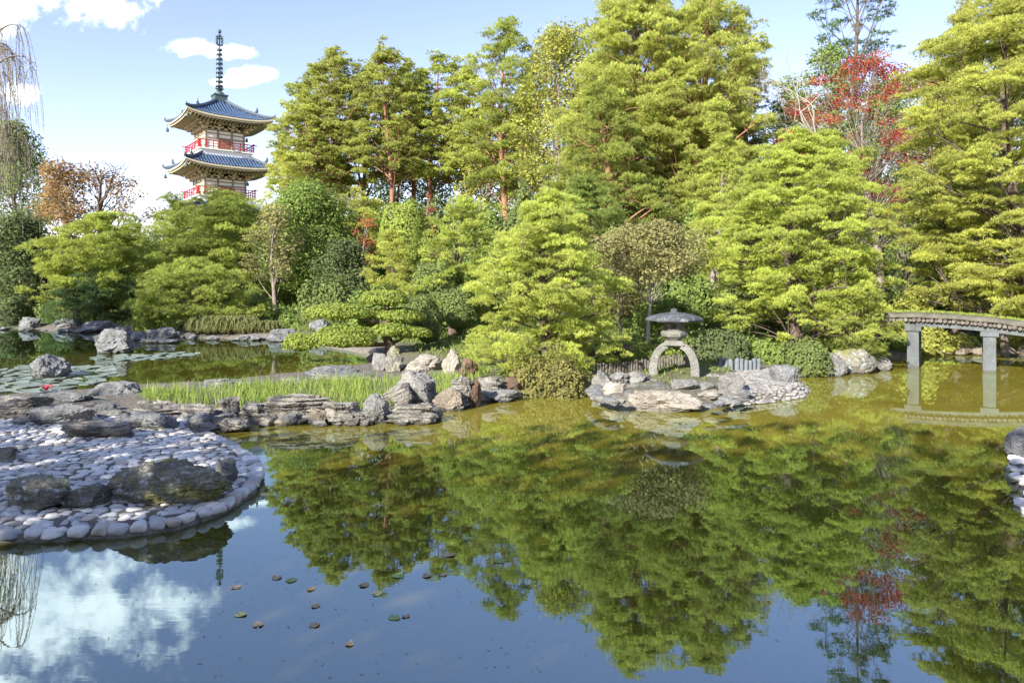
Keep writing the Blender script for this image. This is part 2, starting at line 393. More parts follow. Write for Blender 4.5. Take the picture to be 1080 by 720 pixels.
def dome(label, px, Y, top, rpx, mat, seed, bot=None, leafpx=2.6, group=None, name='clipped_shrub', cat='shrub', depth=1.0, lumps=1, dens=1.0, rough=.06, z0=None):
    x = (px-540)*Y/FP; z = ground(x, Y) if z0 is None else z0
    if bot is not None: z = CH+(HZ-bot)*Y/FP
    R = rpx*Y/FP; h = max(.15, CH+(HZ-top)*Y/FP-z); rng = np.random.default_rng(seed+77)
    root = thing(name, label, cat, (x, Y, z), 0, group)
    if lumps == 1: ps = [((0, 0, h*.15), R, R*depth, h*.85)]
    else:
        ps = []
        for i in range(lumps):
            k = (i+.5)/lumps*2-1; r = R*rng.uniform(.4, .6); hh = h*(1-.35*abs(k))*rng.uniform(.8, 1.0)
            ps.append(((k*R*.62, rng.normal(0, .2)*R*depth, hh*.2), r, r*depth, hh*.8))
    if lumps > 1:
        clipped(root, ps, mat, Y, seed, leafpx, dens, 'foliage_mound', rough=rough)
    else: clipped(root, ps, mat, Y, seed, leafpx, dens, 'foliage', rough=rough)
    tb = TB()
    for k in range(3):
        e = np.array([rng.normal(0, .4)*R, rng.normal(0, .4)*R, h*.5]); tb.add(bez(np.array([0, 0, -.05]), e*.4, e, 5), np.linspace(.03, .012, 5), 5)
    link('stem', tb.mesh('stem', M['bark_dark']), root)
    return root

# ------------------------------------------------------------------ rocks
def rockmesh(name, sx, sy, sz, seed, mat, style='boulder', sub=4):
    rng = random.Random(seed); bm = bmesh.new(); bmesh.ops.create_icosphere(bm, subdivisions=sub, radius=1)
    off = Vector((rng.uniform(-50, 50), rng.uniform(-50, 50), rng.uniform(-50, 50)))
    planes = []
    for k in range({'boulder': 13, 'slab': 11, 'strata': 9, 'spire': 11, 'round': 6}[style]):
        n = Vector((rng.gauss(0, 1), rng.gauss(0, 1), rng.gauss(0, .6))).normalized(); planes.append((n, rng.uniform(.55, .88)))
    if style in ('slab', 'strata'): planes.append((Vector((rng.gauss(0, .06), rng.gauss(0, .06), 1)).normalized(), .62))
    fz = rng.uniform(2.2, 3.4)/max(.05, sz)*.12 if False else rng.uniform(3.5, 6)
    for v in bm.verts:
        p = v.co.copy()
        if style == 'spire': p.x *= 1-.45*max(0, p.z); p.y *= 1-.45*max(0, p.z)
        if style in ('slab', 'strata'):         # push toward a block
            m = max(abs(p.x), abs(p.y), .001); k = .72+.28*min(1.35, 1/ max(m, .74)); p.x *= k; p.y *= k
        for n, d in planes:
            e = p.dot(n)-d
            if e > 0: p -= n*e*.97
        q = p*1.6+off
        p += p.normalized()*(.15*mnoise.noise(q)+.10*mnoise.noise(q*2.3)+.07*(abs(mnoise.noise(q*4.7))*2-.5)+.045*mnoise.noise(q*10.7)+.028*mnoise.noise(q*21.3))
        if style == 'strata':
            s = mnoise.noise(Vector((off.x+p.x*.35, off.y+p.y*.3, p.z*fz+off.z))); s = max(-.4, min(.4, s*2.2)); p.x *= 1+.26*s; p.y *= 1+.26*s
        v.co = Vector((p.x*sx, p.y*sy, p.z*sz))
    me = bpy.data.meshes.new(name); bm.to_mesh(me); bm.free()
    xs = np.array([v.co[:] for v in me.vertices]); lo, hi = xs.min(0), xs.max(0)
    xs = (xs-(lo+hi)/2)/((hi-lo)/2)*np.array([sx, sy, sz]); me.vertices.foreach_set('co', xs.astype(np.float32).ravel())
    me.polygons.foreach_set('use_smooth', np.ones(len(me.polygons), bool))
    try: me.set_sharp_from_angle(angle=math.radians(38))
    except Exception: pass
    me.materials.append(mat); me.update(); return me
RC = [0]
def rock(px0, px1, top, bot, label, zb=0.0, style='boulder', mat='rock_grey', deep=.75, tilt=0.0, group=None, seed=None, rz=None, name='rock', sink=.25):
    RC[0] += 1; seed = seed or 1000+RC[0]*7; px0, px1 = px0-(px1-px0)*.04, px1+(px1-px0)*.04; c = G((px0+px1)/2, bot, zb); Y = c[1]; w = (px1-px0)*Y/FP
    h = (CH+(HZ-top)*(Y+w*deep*.3)/FP)-zb; h = max(.05, h); d = w*deep
    sz = h*(1+sink)/2; sub = 6 if w*h*(FP/Y)**2 > 3000 else (5 if w*h*(FP/Y)**2 > 350 else 4)
    me = rockmesh(name, w/2, d/2, sz, seed, M[mat], style, sub)
    o = link(name, me, None, (c[0]*(1+.5*d/Y), Y+d*.42, zb+h-sz))
    o.rotation_euler = (tilt*.3, tilt, rz if rz is not None else random.Random(seed).uniform(-.12, .12)+(0))
    tag(o, label, 'rock', group); return o
SKY, SUNE, EXPO, CLOUD, FOLK = .145, 4.7, 1.43, 8.5, 1.15
SKYTINT = (.94, .77, .83)
SHADE = [(-27, -5, 9.6, 4.6), (-21, -3.5, 9.4, 4.6), (-15, -5, 9.4, 4.5), (-9.5, -5, 9.2, 4.4), (-4, -5.5, 9.2, 4.4), (2, -6, 9, 4.2), (-31, 10, 12, 5), (-31, 17, 12, 5), (-32, 24, 12, 4.6)]
# ------------------------------------------------------------------ material library
M = {}
# needles and leaves (dark, middle, light)
M['pine_bright'] = foliage('pine_bright', (0.223, 0.260, 0.048), (0.360, 0.420, 0.078), (0.511, 0.596, 0.111), 0.50)
M['pine_light'] = foliage('pine_light', (0.254, 0.291, 0.059), (0.410, 0.470, 0.095), (0.582, 0.667, 0.135), 0.50)
M['pine_mid'] = foliage('pine_mid', (0.155, 0.205, 0.040), (0.250, 0.330, 0.065), (0.355, 0.469, 0.092), 0.46)
M['pine_green'] = foliage('pine_green', (0.192, 0.229, 0.043), (0.310, 0.370, 0.070), (0.440, 0.525, 0.099), 0.48)
M['pine_yellow'] = foliage('pine_yellow', (0.242, 0.260, 0.053), (0.390, 0.420, 0.085), (0.554, 0.596, 0.121), 0.50)
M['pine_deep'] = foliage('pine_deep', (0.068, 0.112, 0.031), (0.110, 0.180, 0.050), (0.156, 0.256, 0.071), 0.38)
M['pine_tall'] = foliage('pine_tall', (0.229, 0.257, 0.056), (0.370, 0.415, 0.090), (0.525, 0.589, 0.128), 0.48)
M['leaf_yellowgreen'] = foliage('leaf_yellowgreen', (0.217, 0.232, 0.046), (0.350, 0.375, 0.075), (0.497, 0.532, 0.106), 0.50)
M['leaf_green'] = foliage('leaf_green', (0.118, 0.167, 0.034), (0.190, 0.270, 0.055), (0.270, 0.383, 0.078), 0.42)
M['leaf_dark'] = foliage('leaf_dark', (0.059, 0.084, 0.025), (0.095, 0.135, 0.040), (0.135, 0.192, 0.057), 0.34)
M['leaf_shrub'] = foliage('leaf_shrub', (.115, .115, .03), (.20, .20, .05), (.33, .30, .09), .4)
M['leaf_red'] = foliage('leaf_red', (.17, .04, .025), (.34, .065, .035), (.50, .21, .08), .45)
M['leaf_orange'] = foliage('leaf_orange', (0.186, 0.124, 0.046), (0.300, 0.200, 0.075), (0.426, 0.284, 0.106), 0.42)
M['leaf_brown'] = foliage('leaf_brown', (0.155, 0.152, 0.053), (0.250, 0.245, 0.085), (0.355, 0.348, 0.121), 0.38)
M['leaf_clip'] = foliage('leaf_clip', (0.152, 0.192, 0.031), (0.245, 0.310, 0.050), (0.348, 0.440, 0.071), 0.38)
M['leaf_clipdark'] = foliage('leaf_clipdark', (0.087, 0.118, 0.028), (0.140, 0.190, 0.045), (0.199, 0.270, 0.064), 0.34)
M['leaf_weep'] = foliage('leaf_weep', (0.223, 0.211, 0.105), (0.360, 0.340, 0.170), (0.511, 0.483, 0.241), 0.30)
M['grass_blade'] = foliage('grass_blade', (.10, .17, .03), (.22, .32, .05), (.40, .42, .11), .45)
M['sedge'] = foliage('sedge', (0.081, 0.093, 0.025), (0.130, 0.150, 0.040), (0.185, 0.213, 0.057), 0.35)
M['bark_dark'] = simple('bark_dark', (.05, .038, .03), (.16, .12, .095), 9, .9, .8, .03, stretch=(1, 1, .35))
M['bark_red'] = simple('bark_red', (.16, .075, .045), (.34, .19, .12), 7, .9, .7, .03, stretch=(1, 1, .4))
M['bark_grey'] = simple('bark_grey', (.12, .10, .085), (.28, .24, .20), 8, .9, .6, .02, stretch=(1, 1, .4))
M['bark_white'] = simple('bark_white', (.22, .195, .165), (.40, .365, .32), 9, .85, .4, .01)
# stone
M['rock_grey'] = rockmat('rock_grey', (.30, .295, .28), (.115, .112, .108), (.44, .45, .43), .60)
M['rock_blue'] = rockmat('rock_blue', (.27, .275, .28), (.10, .105, .11), (.46, .47, .46), .60)
M['rock_strata'] = rockmat('rock_strata', (.43, .405, .36), (.20, .185, .165), (.54, .53, .49), .60, strata=.8)
M['rock_warm'] = rockmat('rock_warm', (0.325, 0.279, 0.217), (0.155, 0.124, 0.092), (0.388, 0.364, 0.325), .62)
M['rock_pale'] = rockmat('rock_pale', (0.450, 0.411, 0.356), (0.256, 0.225, 0.194), (0.496, 0.480, 0.450), .60)
M['rock_brown'] = rockmat('rock_brown', (0.201, 0.131, 0.085), (0.077, 0.050, 0.035), (0.264, 0.217, 0.170), .66)
M['rock_lichen'] = rockmat('rock_lichen', (.26, .245, .19), (.10, .095, .08), (.46, .52, .55), .545, moss=(.16, .16, .03), bd=.05, fine=.6)
M['stone_lantern'] = rockmat('stone_lantern', (0.271, 0.263, 0.236), (0.164, 0.161, 0.149), (0.356, 0.363, 0.350), .57)
M['stone_cap'] = rockmat('stone_cap', (0.121, 0.136, 0.156), (0.049, 0.057, 0.071), (0.328, 0.343, 0.335), .55)
M['stone_blue'] = simple('stone_blue', (0.115, 0.133, 0.150), (0.171, 0.188, 0.201), 4, .85, .4, .02)
M['beam_stone'] = rockmat('beam_stone', (.125, .14, .15), (.075, .08, .08), (.25, .26, .25), .6, bd=.02, fine=.5)
def cobblemat(name='cobble', k=1.0):
    m, nt, out = newmat(name); v = coords(nt, 'Object'); oi = nt.nodes.new('ShaderNodeObjectInfo')
    at = nt.nodes.new('ShaderNodeAttribute'); at.attribute_name = 'tint'
    r = mathn(nt, 'FRACT', mathn(nt, 'ADD', oi.outputs['Random'], at.outputs['Fac']))
    c = ramp(nt, r, [(0, (.27, .275, .29)), (.3, (.46, .46, .47)), (.75, (.60, .59, .58)), (.9, (.40, .35, .31)), (1, (.30, .29, .29))])
    c = mixc(nt, 1.0, c, (k*1.03, k, k*.92), 'MULTIPLY')
    n = noise_n(nt, v, 18, 5, .6); c = mixc(nt, ramp(nt, n, [(.35, .45), (.6, 0.0)]), c, (.17, .175, .19))
    principled(nt, out, c, .75, bump(nt, noise_n(nt, v, 30, 5, .6), .5, .01), 0, .3); return m
M['cobble'] = cobblemat('cobble', 1.36); M['pebble'] = cobblemat('pebble', .58)  # pebble: darkened copy of the cobble colour, standing in for shade
# pagoda
M['tile'] = simple('tile', (.035, .065, .125), (.07, .115, .195), 1.2, .42, .1, .01, spec=.5)
M['tile_trim'] = simple('tile_trim', (.045, .06, .085), (.08, .105, .14), 2, .5, .1, .01, spec=.5)
M['plaster'] = simple('plaster', (.78, .76, .70), (.84, .83, .79), .8, .8, .1, .005)
M['timber'] = simple('timber', (.20, .185, .125), (.29, .265, .185), 3, .8, .2, .01)
M['timber_light'] = simple('timber_light', (.42, .37, .26), (.54, .48, .36), 3, .8, .2, .01)
M['red_paint'] = simple('red_paint', (.34, .018, .028), (.42, .03, .04), 2, .5, .1, .005)
M['bronze'] = simple('bronze', (.05, .085, .085), (.09, .13, .13), 4, .5, .2, .01, metal=.3)
M['wood_log'] = simple('wood_log', (.06, .052, .045), (.18, .16, .14), 9, .9, .5, .01)
M['moss_earth'] = simple('moss_earth', (.065, .065, .05), (.16, .15, .125), 2.2, .95, .9, .05)
M['iron'] = simple('iron', (.05, .045, .05), (.12, .11, .11), 6, .7, .3, .01)

def terrainmat():
    m, nt, out = newmat('garden_soil'); v = coords(nt, 'Object')
    n = noise_n(nt, v, .55, 6, .6); c = ramp(nt, n, [(.30, (.10, .075, .04)), (.45, (.13, .15, .035)), (.6, (.17, .20, .045)), (.75, (.24, .20, .13))])
    c = mixc(nt, ramp(nt, noise_n(nt, v, 7, 6, .7), [(.42, 0.0), (.7, .55)]), c, (.07, .055, .03))
    sep = nt.nodes.new('ShaderNodeSeparateXYZ'); nt.links.new(v, sep.inputs[0])
    zz = mathn(nt, 'ADD', sep.outputs[2], mathn(nt, 'MULTIPLY', noise_n(nt, v, 3, 3), .12))
    c = mixc(nt, ramp(nt, mathn(nt, 'MULTIPLY_ADD', zz, 2.0, .0, clamp=True), [(.55, 1.0), (.95, 0.0)]), c, mixc(nt, ramp(nt, noise_n(nt, v, 9, 6, .7), [(.35, 0.0), (.65, 1.0)]), (.10, .085, .065), (.24, .225, .20)))
    principled(nt, out, c, .95, bump(nt, noise_n(nt, v, 14, 7, .7), .9, .05), 0, .1); return m
def watermat():
    m, nt, out = newmat('pond_water'); v = coords(nt, 'Object')
    w1 = noise_n(nt, coords(nt, 'Object', (.9, 2.2, 1)), 1.1, 3, .5, .3); w2 = noise_n(nt, coords(nt, 'Object', (2.0, 5, 1)), 2.3, 2, .5)
    pat = ramp(nt, noise_n(nt, v, .23, 3, .5), [(.40, .25), (.62, 1.0)])
    hh = mathn(nt, 'MULTIPLY', mathn(nt, 'ADD', w1, mathn(nt, 'MULTIPLY', w2, .35)), pat)
    bp = bump(nt, hh, .014, .05)
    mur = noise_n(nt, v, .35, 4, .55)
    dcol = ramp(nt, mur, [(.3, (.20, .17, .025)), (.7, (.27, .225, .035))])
    sx_ = nt.nodes.new('ShaderNodeSeparateXYZ'); nt.links.new(v, sx_.inputs[0]); shade_y = mathn(nt, 'ADD', sx_.outputs[1], mathn(nt, 'MULTIPLY', noise_n(nt, v, .3, 3, .5), 4.0)); shade_west = ramp(nt, mathn(nt, 'MULTIPLY_ADD', sx_.outputs[0], .05, .5), [(.10, .78), (.36, 0.0)])  # clearer near water; near and west also painted darker, in place of shade
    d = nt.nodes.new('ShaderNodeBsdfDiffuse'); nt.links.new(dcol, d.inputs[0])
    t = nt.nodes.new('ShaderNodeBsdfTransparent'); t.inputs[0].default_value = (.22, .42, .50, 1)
    body = nt.nodes.new('ShaderNodeMixShader'); nt.links.new(mathn(nt, 'MAXIMUM', ramp(nt, mathn(nt, 'MULTIPLY', shade_y, .04), [(.40, .72), (.60, .12)]), shade_west), body.inputs[0])
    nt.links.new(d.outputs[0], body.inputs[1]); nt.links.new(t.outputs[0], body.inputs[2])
    g = nt.nodes.new('ShaderNodeBsdfGlossy'); g.inputs['Roughness'].default_value = .012; nt.links.new(bp, g.inputs['Normal']); g.inputs[0].default_value = (.77, .96, 1, 1)
    fr = nt.nodes.new('ShaderNodeFresnel'); fr.inputs['IOR'].default_value = 3.4; nt.links.new(bp, fr.inputs['Normal'])
    mx = nt.nodes.new('ShaderNodeMixShader'); nt.links.new(fr.outputs[0], mx.inputs[0]); nt.links.new(body.outputs[0], mx.inputs[1]); nt.links.new(g.outputs[0], mx.inputs[2])
    nt.links.new(mx.outputs[0], out.inputs[0]); return m
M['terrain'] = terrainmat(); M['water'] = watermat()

# ------------------------------------------------------------------ ground and water
def axis(lo, hi, a, b, fine, grow_=1.16):
    xs = list(np.arange(a, b, fine)); s = fine
    while xs[-1] < hi: s = min(s*grow_, 8); xs.append(xs[-1]+s)
    s = fine
    while xs[0] > lo: s = min(s*grow_, 8); xs.insert(0, xs[0]-s)
    return np.array(xs)
gx = axis(-190, 190, -16, 14, .11); gy = axis(-60, 330, 5.5, 25, .11)
XX, YY = np.meshgrid(gx, gy); ZZ = height(XX, YY); ZZ += .015*wob(XX*5, YY*5)
nx, ny = len(gx), len(gy); idx = np.arange(nx*ny).reshape(ny, nx)
quads = np.stack((idx[:-1, :-1], idx[:-1, 1:], idx[1:, 1:], idx[1:, :-1]), -1).reshape(-1, 4)
tag(link('terrain', npmesh('terrain', np.stack((XX, YY, ZZ), -1).reshape(-1, 3), quads=quads, smooth=True, mat=M['terrain'])), kind='structure')
wv = [(-120, -20, 0), (120, -20, 0), (120, 62, 0), (-120, 62, 0)]
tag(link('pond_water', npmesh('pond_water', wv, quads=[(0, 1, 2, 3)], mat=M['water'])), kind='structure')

# ------------------------------------------------------------------ pagoda
def pagoda():
    Y = 85.0; x = (231.5-540)*Y/FP; pz = Y/FP
    zr = lambda py: CH+(HZ-py)*pz
    zg = ground(x, Y)-.3; root = thing('pagoda', 'tall three storey pagoda with blue tiled roofs, red balcony rails and a bronze spire', 'pagoda', (x, Y, zg), math.radians(39.0))
    Z = lambda py: zr(py)-zg
    def roof(ze, e, zt, t, lift, name):
        mb = MB(); N, K = 25, 9
        def half(v): return e+(t-e)*v
        def pt(u, v, k, dz=0.0):
            hw = half(v); z = ze+(zt-ze)*(v**1.28)+lift*abs(u)**3.2*(1-v)**2+dz; a, b = u*hw, -hw
            for _ in range(k): a, b = -b, a
            return (a, b, z)
        for k in range(4):
            top = [[pt(-1+2*i/(N-1), j/(K-1), k) for i in range(N)] for j in range(K)]
            vs = [p for r in top for p in r]; mb.add(vs, [(j*N+i, j*N+i+1, (j+1)*N+i+1, (j+1)*N+i) for j in range(K-1) for i in range(N-1)])
            n = int(2*e/.36)
            for i in range(n+1):                    # rows of round tiles running down the slope
                c = -e+.1+(2*e-.2)*i/n; pts = []
                for j in range(8):
                    v = j/7*.985
                    if abs(c) > half(v)*.995: break
                    pts.append(pt(c/half(v), v, k, .05))
                if len(pts) > 1: mb.tube(pts, [.085]*len(pts), 6)
        o = mb.obj('tiled_roof', M['tile'], root)
        for k in range(4):                          # hip ridges with upturned ends
            tr = MB(); pts = [pt(1, v, k, .16) for v in np.linspace(0, .98, 9)]; tr.tube(pts, [.2]*9, 8)
            a = Vector(pts[0]); d = (a-Vector(pts[1])).normalized(); tr.tube([a, a+d*.2+Vector((0, 0, .12)), a+d*.22+Vector((0, 0, .42))], [.17, .13, .05], 6)
            b = Vector(pt(1, .36, k, .3)); tr.tube([b, b+d*.2+Vector((0, 0, .3)), b+d*.2+Vector((0, 0, .7))], [.2, .16, .05], 6)
            tr.obj('hip_ridge', M['tile_trim'], o)
        ea = MB()
        for k in range(4):                          # eave edge board and layered soffit
            ed = [pt(-1+2*i/(N-1), 0, k, 0) for i in range(N)]
            for dz0, dz1, ins in ((-.02, -.22, 1.0), (-.22, -.42, .965)):
                vs = []
                for p in ed: vs += [(p[0]*ins, p[1]*ins, p[2]+dz0), (p[0]*ins, p[1]*ins, p[2]+dz1)]
                ea.add(vs, [(2*i, 2*i+1, 2*i+3, 2*i+2) for i in range(N-1)])
        ea.obj('eave_board', M['timber_light'], o)
        so = MB(); wallr = a_wall
        for k in range(4):
            for (o0, z0, o1, z1) in ((.99, -.20, .70, -.30), (.70, -.52, .48, -.42)):
                vs = []
                for i in range(N):
                    u = -1+2*i/(N-1); p = pt(u, 0, k); q = (p[0]*o0, p[1]*o0, p[2]+z0); r_ = pt(u, 0, k); kz = ze+lift*abs(u)**3.2*(.5 if o1 > .6 else .15)
                    vs += [q if o0 > .9 else (p[0]*o0, p[1]*o0, ze+lift*abs(u)**3.2*.5+z0), (p[0]*o1, p[1]*o1, kz+z1)]
                so.add(vs, [(2*i, 2*i+1, 2*i+3, 2*i+2) for i in range(N-1)])
        so.obj('soffit', M['timber'], o)
        ra = MB(); n = int(2*e/.42)
        for k in range(4):                          # two tiers of rafters
            for i in range(n+1):
                c = -e*.97+2*e*.97*i/n; u = c/e
                L = lift*abs(u)**3.2
                for (r0, r1, z0, z1) in ((.965, max(abs(u), .68), L-.34, L*.6-.42), (.72, max(abs(u), .47), L*.6-.60, L*.3-.52)):
                    if r1 >= r0-.03: continue
                    p, q = [c, -e*r0, ze+z0], [c, -e*r1, ze+z1]
                    if abs(c) > e*r0: continue
                    pp, qq = p, q
                    for _ in range(k): pp = [-pp[1], pp[0], pp[2]]; qq = [-qq[1], qq[0], qq[2]]
                    ra.beam(pp, qq, .12, .15)
        ra.obj('rafter_rows', M['timber_light'], o)
        for k in range(4):                          # a bell at each corner
            p = Vector(pt(1, 0, k)); bl = MB(); bl.tube([p*.985+Vector((0, 0, -.1)), Vector((p.x*.985, p.y*.985, p.z-.75))], [.03, .03], 5)
            bl.lathe([(.06, -.75), (.14, -.8), (.17, -1.0), (.21, -1.2), (.19, -1.22)], 10, (p.x*.985, p.y*.985, p.z)); bl.obj('wind_bell', M['bronze'], o, smooth=True)
        return o
    def ring4(k, a, b):
        for _ in range(k): a, b = -b, a
        return a, b
    def storey(zf, zt, a, doors):
        """walls from zf up to the bracket zone zt"""
        h = zt-zf; c = MB(); c.box((0, 0, zf+h/2), (2*a, 2*a, h)); w = c.obj('wall', M['plaster'], root)
        f = MB()
        xs = [-a, -a*.36, a*.36, a]
        for k in range(4):
            for xc in xs[:3]:
                X, Yy = ring4(k, xc, -a); f.tube([(X, Yy, zf), (X, Yy, zt)], [.13, .13], 10)
            for zz, hh in ((zf+.10, .18), (zf+h*.60, .16), (zf+h*.80, .10), (zt-.08, .16)):
                A = Vector((*ring4(k, -a, -a-.06), zz)); B = Vector((*ring4(k, a, -a-.06), zz)); f.beam(A, B, .16, hh)
        f.obj('timber_frame', M['timber'], w)
        for k in range(4):
            for (x0, x1) in ((-.36, .36),):
                d = MB(); z0, z1 = zf+.2, zf+h*.62-.12; xc = (x0+x1)*a/2; ww = (x1-x0)*a-.34
                A = ring4(k, xc, -a-.03); d.box((*A, (z0+z1)/2), (ww, .06, z1-z0), k*PI/2)
                for i in range(9):
                    B = ring4(k, xc-ww/2+ww*(i+.5)/9, -a-.075); d.box((*B, (z0+z1)/2), (.06, .05, z1-z0), k*PI/2)
                d.obj('door', M['red_paint'] if k in (1, 3) else M['timber'], w)
        b = MB()                                    # stepped bracket clusters
        for k in range(4):
            for xc in [-a, -a*.36, a*.36]+[-a*.68, 0, a*.68]:
                big = xc in xs
                corner = xc == -a
                for s in range(3 if big else 1):
                    o_ = .3+.42*s; z = zt+.05+.36*s
                    if corner:
                        A = ring4(k, -a-o_*.9, -a-o_*.9); b.box((*A, z), (.3, .3, .26), k*PI/2+PI/4)
                        b.beam((*ring4(k, -a, -a), z-.02), (*ring4(k, -a-o_*1.1, -a-o_*1.1), z+.02), .2, .2)
                    A = ring4(k, xc, -a-o_); b.box((*A, z), (.34, .3, .24), k*PI/2)
                    b.beam((*ring4(k, xc, -a), z), (*ring4(k, xc, -a-o_-.2), z+.02), .18, .2)
                    if big:
                        b.beam((*ring4(k, xc-.55, -a-o_), z+.16), (*ring4(k, xc+.55, -a-o_), z+.16), .16, .16)
                        for dx in (-.5, 0, .5): b.box((*ring4(k, xc+dx, -a-o_), z+.31), (.2, .22, .14), k*PI/2)
        b.obj('bracket_tier', M['timber_light'], w)
        return w
    def balcony(zf, r):
        fl = MB(); fl.box((0, 0, zf-.35), (2*r-.5, 2*r-.5, .7)); fl.box((0, 0, zf+.06), (2*r, 2*r, .12)); b = fl.obj('balcony', M['plaster'], root)
        rl = MB(); r2 = r-.08
        for k in range(4):
            for zz, w in ((.30, .07), (.62, .06), (.95, .10)):
                ex = .45 if zz > .9 else .2
                A = Vector((*ring4(k, -r2-ex, -r2), zf+.1+zz+(.0))); B = Vector((*ring4(k, r2+ex, -r2), zf+.1+zz)); rl.beam(A, B, w, w)
            n = 8
            for i in range(n):
                X = -r2+2*r2*i/n; rl.box((*ring4(k, X, -r2), zf+.62), (.08 if i else .13, .08 if i else .13, 1.0 if i else 1.2), k*PI/2)
        rl.obj('rail', M['red_paint'], b)
    a_wall = 2.6
    # ground storey (hidden by the pines), middle storey, top storey
    z_r3, z_r2, z_r1 = Z(131.5), Z(181), Z(229)
    zb3, zb2 = Z(163.5), Z(211)
    storey(0, z_r1-1.25, 2.6, 0); roof(z_r1, 5.0, zb2-.3, 2.7, .7, 'low')
    balcony(zb2, 3.35); storey(zb2, z_r2-1.15, 2.4, 0); roof(z_r2, 5.15, zb3-.35, 2.6, .5, 'mid')
    balcony(zb3, 3.2); storey(zb3, z_r3-1.15, 2.25, 0); roof(z_r3, 4.95, Z(107.5), .45, .5, 'top')
    fi = MB(); z0 = Z(107.5); zt = Z(30)
    fi.box((0, 0, z0+.25), (1.5, 1.5, .8)); fi.box((0, 0, z0+.72), (1.7, 1.7, .14))
    fi.lathe([(.62, z0+.79), (.58, z0+1.05), (.32, z0+1.25), (.2, z0+1.3), (.34, z0+1.42), (.5, z0+1.6), (.16, z0+1.62)], 16)
    fi.tube([(0, 0, z0+.6), (0, 0, zt-.5)], [.13, .08], 8)
    s = fi.obj('spire', M['bronze'], root, smooth=False)
    for i in range(9):
        z = z0+1.95+i*.565; R = .45-.014*i; rg = MB()
        rg.lathe([(R*.35, z-.03), (R*.95, z-.10), (R, z+.0), (R*.95, z+.1), (R*.35, z+.03)], 14)
        for q in range(8): rg.box((R*math.cos(q*PI/4), R*math.sin(q*PI/4), z-.17), (.06, .06, .14))
        rg.obj('spire_ring', M['bronze'], s)
    fl = MB(); z = z0+7.0
    for q in range(4):
        a = q*PI/2+.4; co, si = math.cos(a), math.sin(a); P = lambda r, zz: Vector((co*r, si*r, zz))
        fl.beam(P(.1, z), P(.5, z+.2), .04, .16); fl.beam(P(.5, z+.1), P(.52, z+1.1), .04, .14); fl.beam(P(.45, z+1.05), P(.1, z+.8), .04, .12); fl.beam(P(.3, z+.2), P(.3, z+1.25), .04, .1)
    fl.obj('spire_flame', M['bronze'], s)
    bl = MB()
    for zz, r in ((zt-.95, .2), (zt-.42, .25)): bl.lathe([(.02, zz-r), (r*.8, zz-r*.6), (r, zz), (r*.7, zz+r*.6), (.05, zz+r*1.3)], 12)
    bl.obj('spire_jewel', M['bronze'], s, smooth=True)
pagoda()

# ------------------------------------------------------------------ stone lantern on its arched legs
def lantern():
    Y = 17.0; x = (711-540)*Y/FP; z0 = ground(x, Y)-.02; s = Y/FP
    zz = lambda py: CH+(HZ-py)*s-z0
    root = thing('stone_lantern', 'broad capped stone lantern standing on two arched legs at the water side', 'stone lantern', (x, Y, z0), math.radians(-16))
    def leg(sg):
        mb = MB(); N = 12; W0, T0 = .205, .26
        zt = zz(364); pts = []
        for i in range(N):
            t = i/(N-1); a = t*PI/2
            pts.append((sg*(.15+.36*math.sin(a)**1.2), zt*(math.cos(a)**.72) if i < N-1 else 0.0))
        vs, fs = [], []
        for i, (px_, pz_) in enumerate(pts):
            q = pts[min(i+1, N-1)]; p = pts[max(i-1, 0)]; tx, tz = q[0]-p[0], q[1]-p[1]; l = math.hypot(tx, tz); nx_, nz_ = -tz/l, tx/l
            w = W0*(.40+.12*(i/N)); d = T0*.5*(1+.1*i/N)
            for (e, f) in ((-1, -1), (1, -1), (1, 1), (-1, 1)): vs.append((px_+nx_*w*e, f*d, pz_+nz_*w*e))
        for i in range(N-1):
            for j in range(4): k = (j+1) % 4; fs.append((4*i+j, 4*i+k, 4*i+4+k, 4*i+4+j))
        fs += [(3, 2, 1, 0), tuple(4*N-4+j for j in range(4))]
        if sg < 0: fs = [tuple(reversed(f)) for f in fs]
        mb.add(vs, fs); mb.obj('leg', M['stone_lantern'], root, bevel=.025)
    leg(-1); leg(1)
    p = MB(); p.box((0, 0, zz(361.5)), (.52, .36, .13), 0, .86); p.obj('bridge_stone', M['stone_lantern'], root, bevel=.02)
    p = MB(); n = 6; p.lathe([(.17, zz(358.5)), (.2, zz(357)), (.31, zz(354.5)), (.33, zz(352)), (.33, zz(349.6)), (.27, zz(348.2)), (.16, zz(347.4))], 6); p.obj('platform', M['stone_lantern'], root, bevel=.015)
    fb = MB(); za, zb = zz(347.5), zz(339.4)
    for i in range(6):                       # firebox: six corner posts with open windows between sill and lintel rings
        a = i*PI/3; fb.box((.205*math.cos(a), .205*math.sin(a), (za+zb)/2), (.085, .085, zb-za), a)
    fb.lathe([(.24, za-.01), (.24, za+.04), (.12, za+.05)], 6); fb.lathe([(.12, zb-.05), (.24, zb-.04), (.24, zb+.0)], 6)
    fb.obj('firebox', M['stone_lantern'], root)
    r = MB(); e = zz(338); R = .72
    r.lathe([(.2, e+.02), (.5, e-.01), (R-.02, e-.015), (R, e+.03), (R*.96, e+.07), (R*.78, e+.125), (R*.5, e+.175), (R*.25, e+.20), (.1, e+.21)], 6)
    cap = MB(); cap.v = r.v; cap.f = r.f; me = cap.mesh('roof_cap', M['stone_cap'], bevel=.02); o = link('roof_cap', me, root)
    j = MB(); j.lathe([(.10, e+.20), (.11, e+.22), (.08, e+.235), (.09, e+.255), (.08, e+.285), (.02, e+.305)], 12); j.obj('finial', M['stone_cap'], o, smooth=True)
lantern()

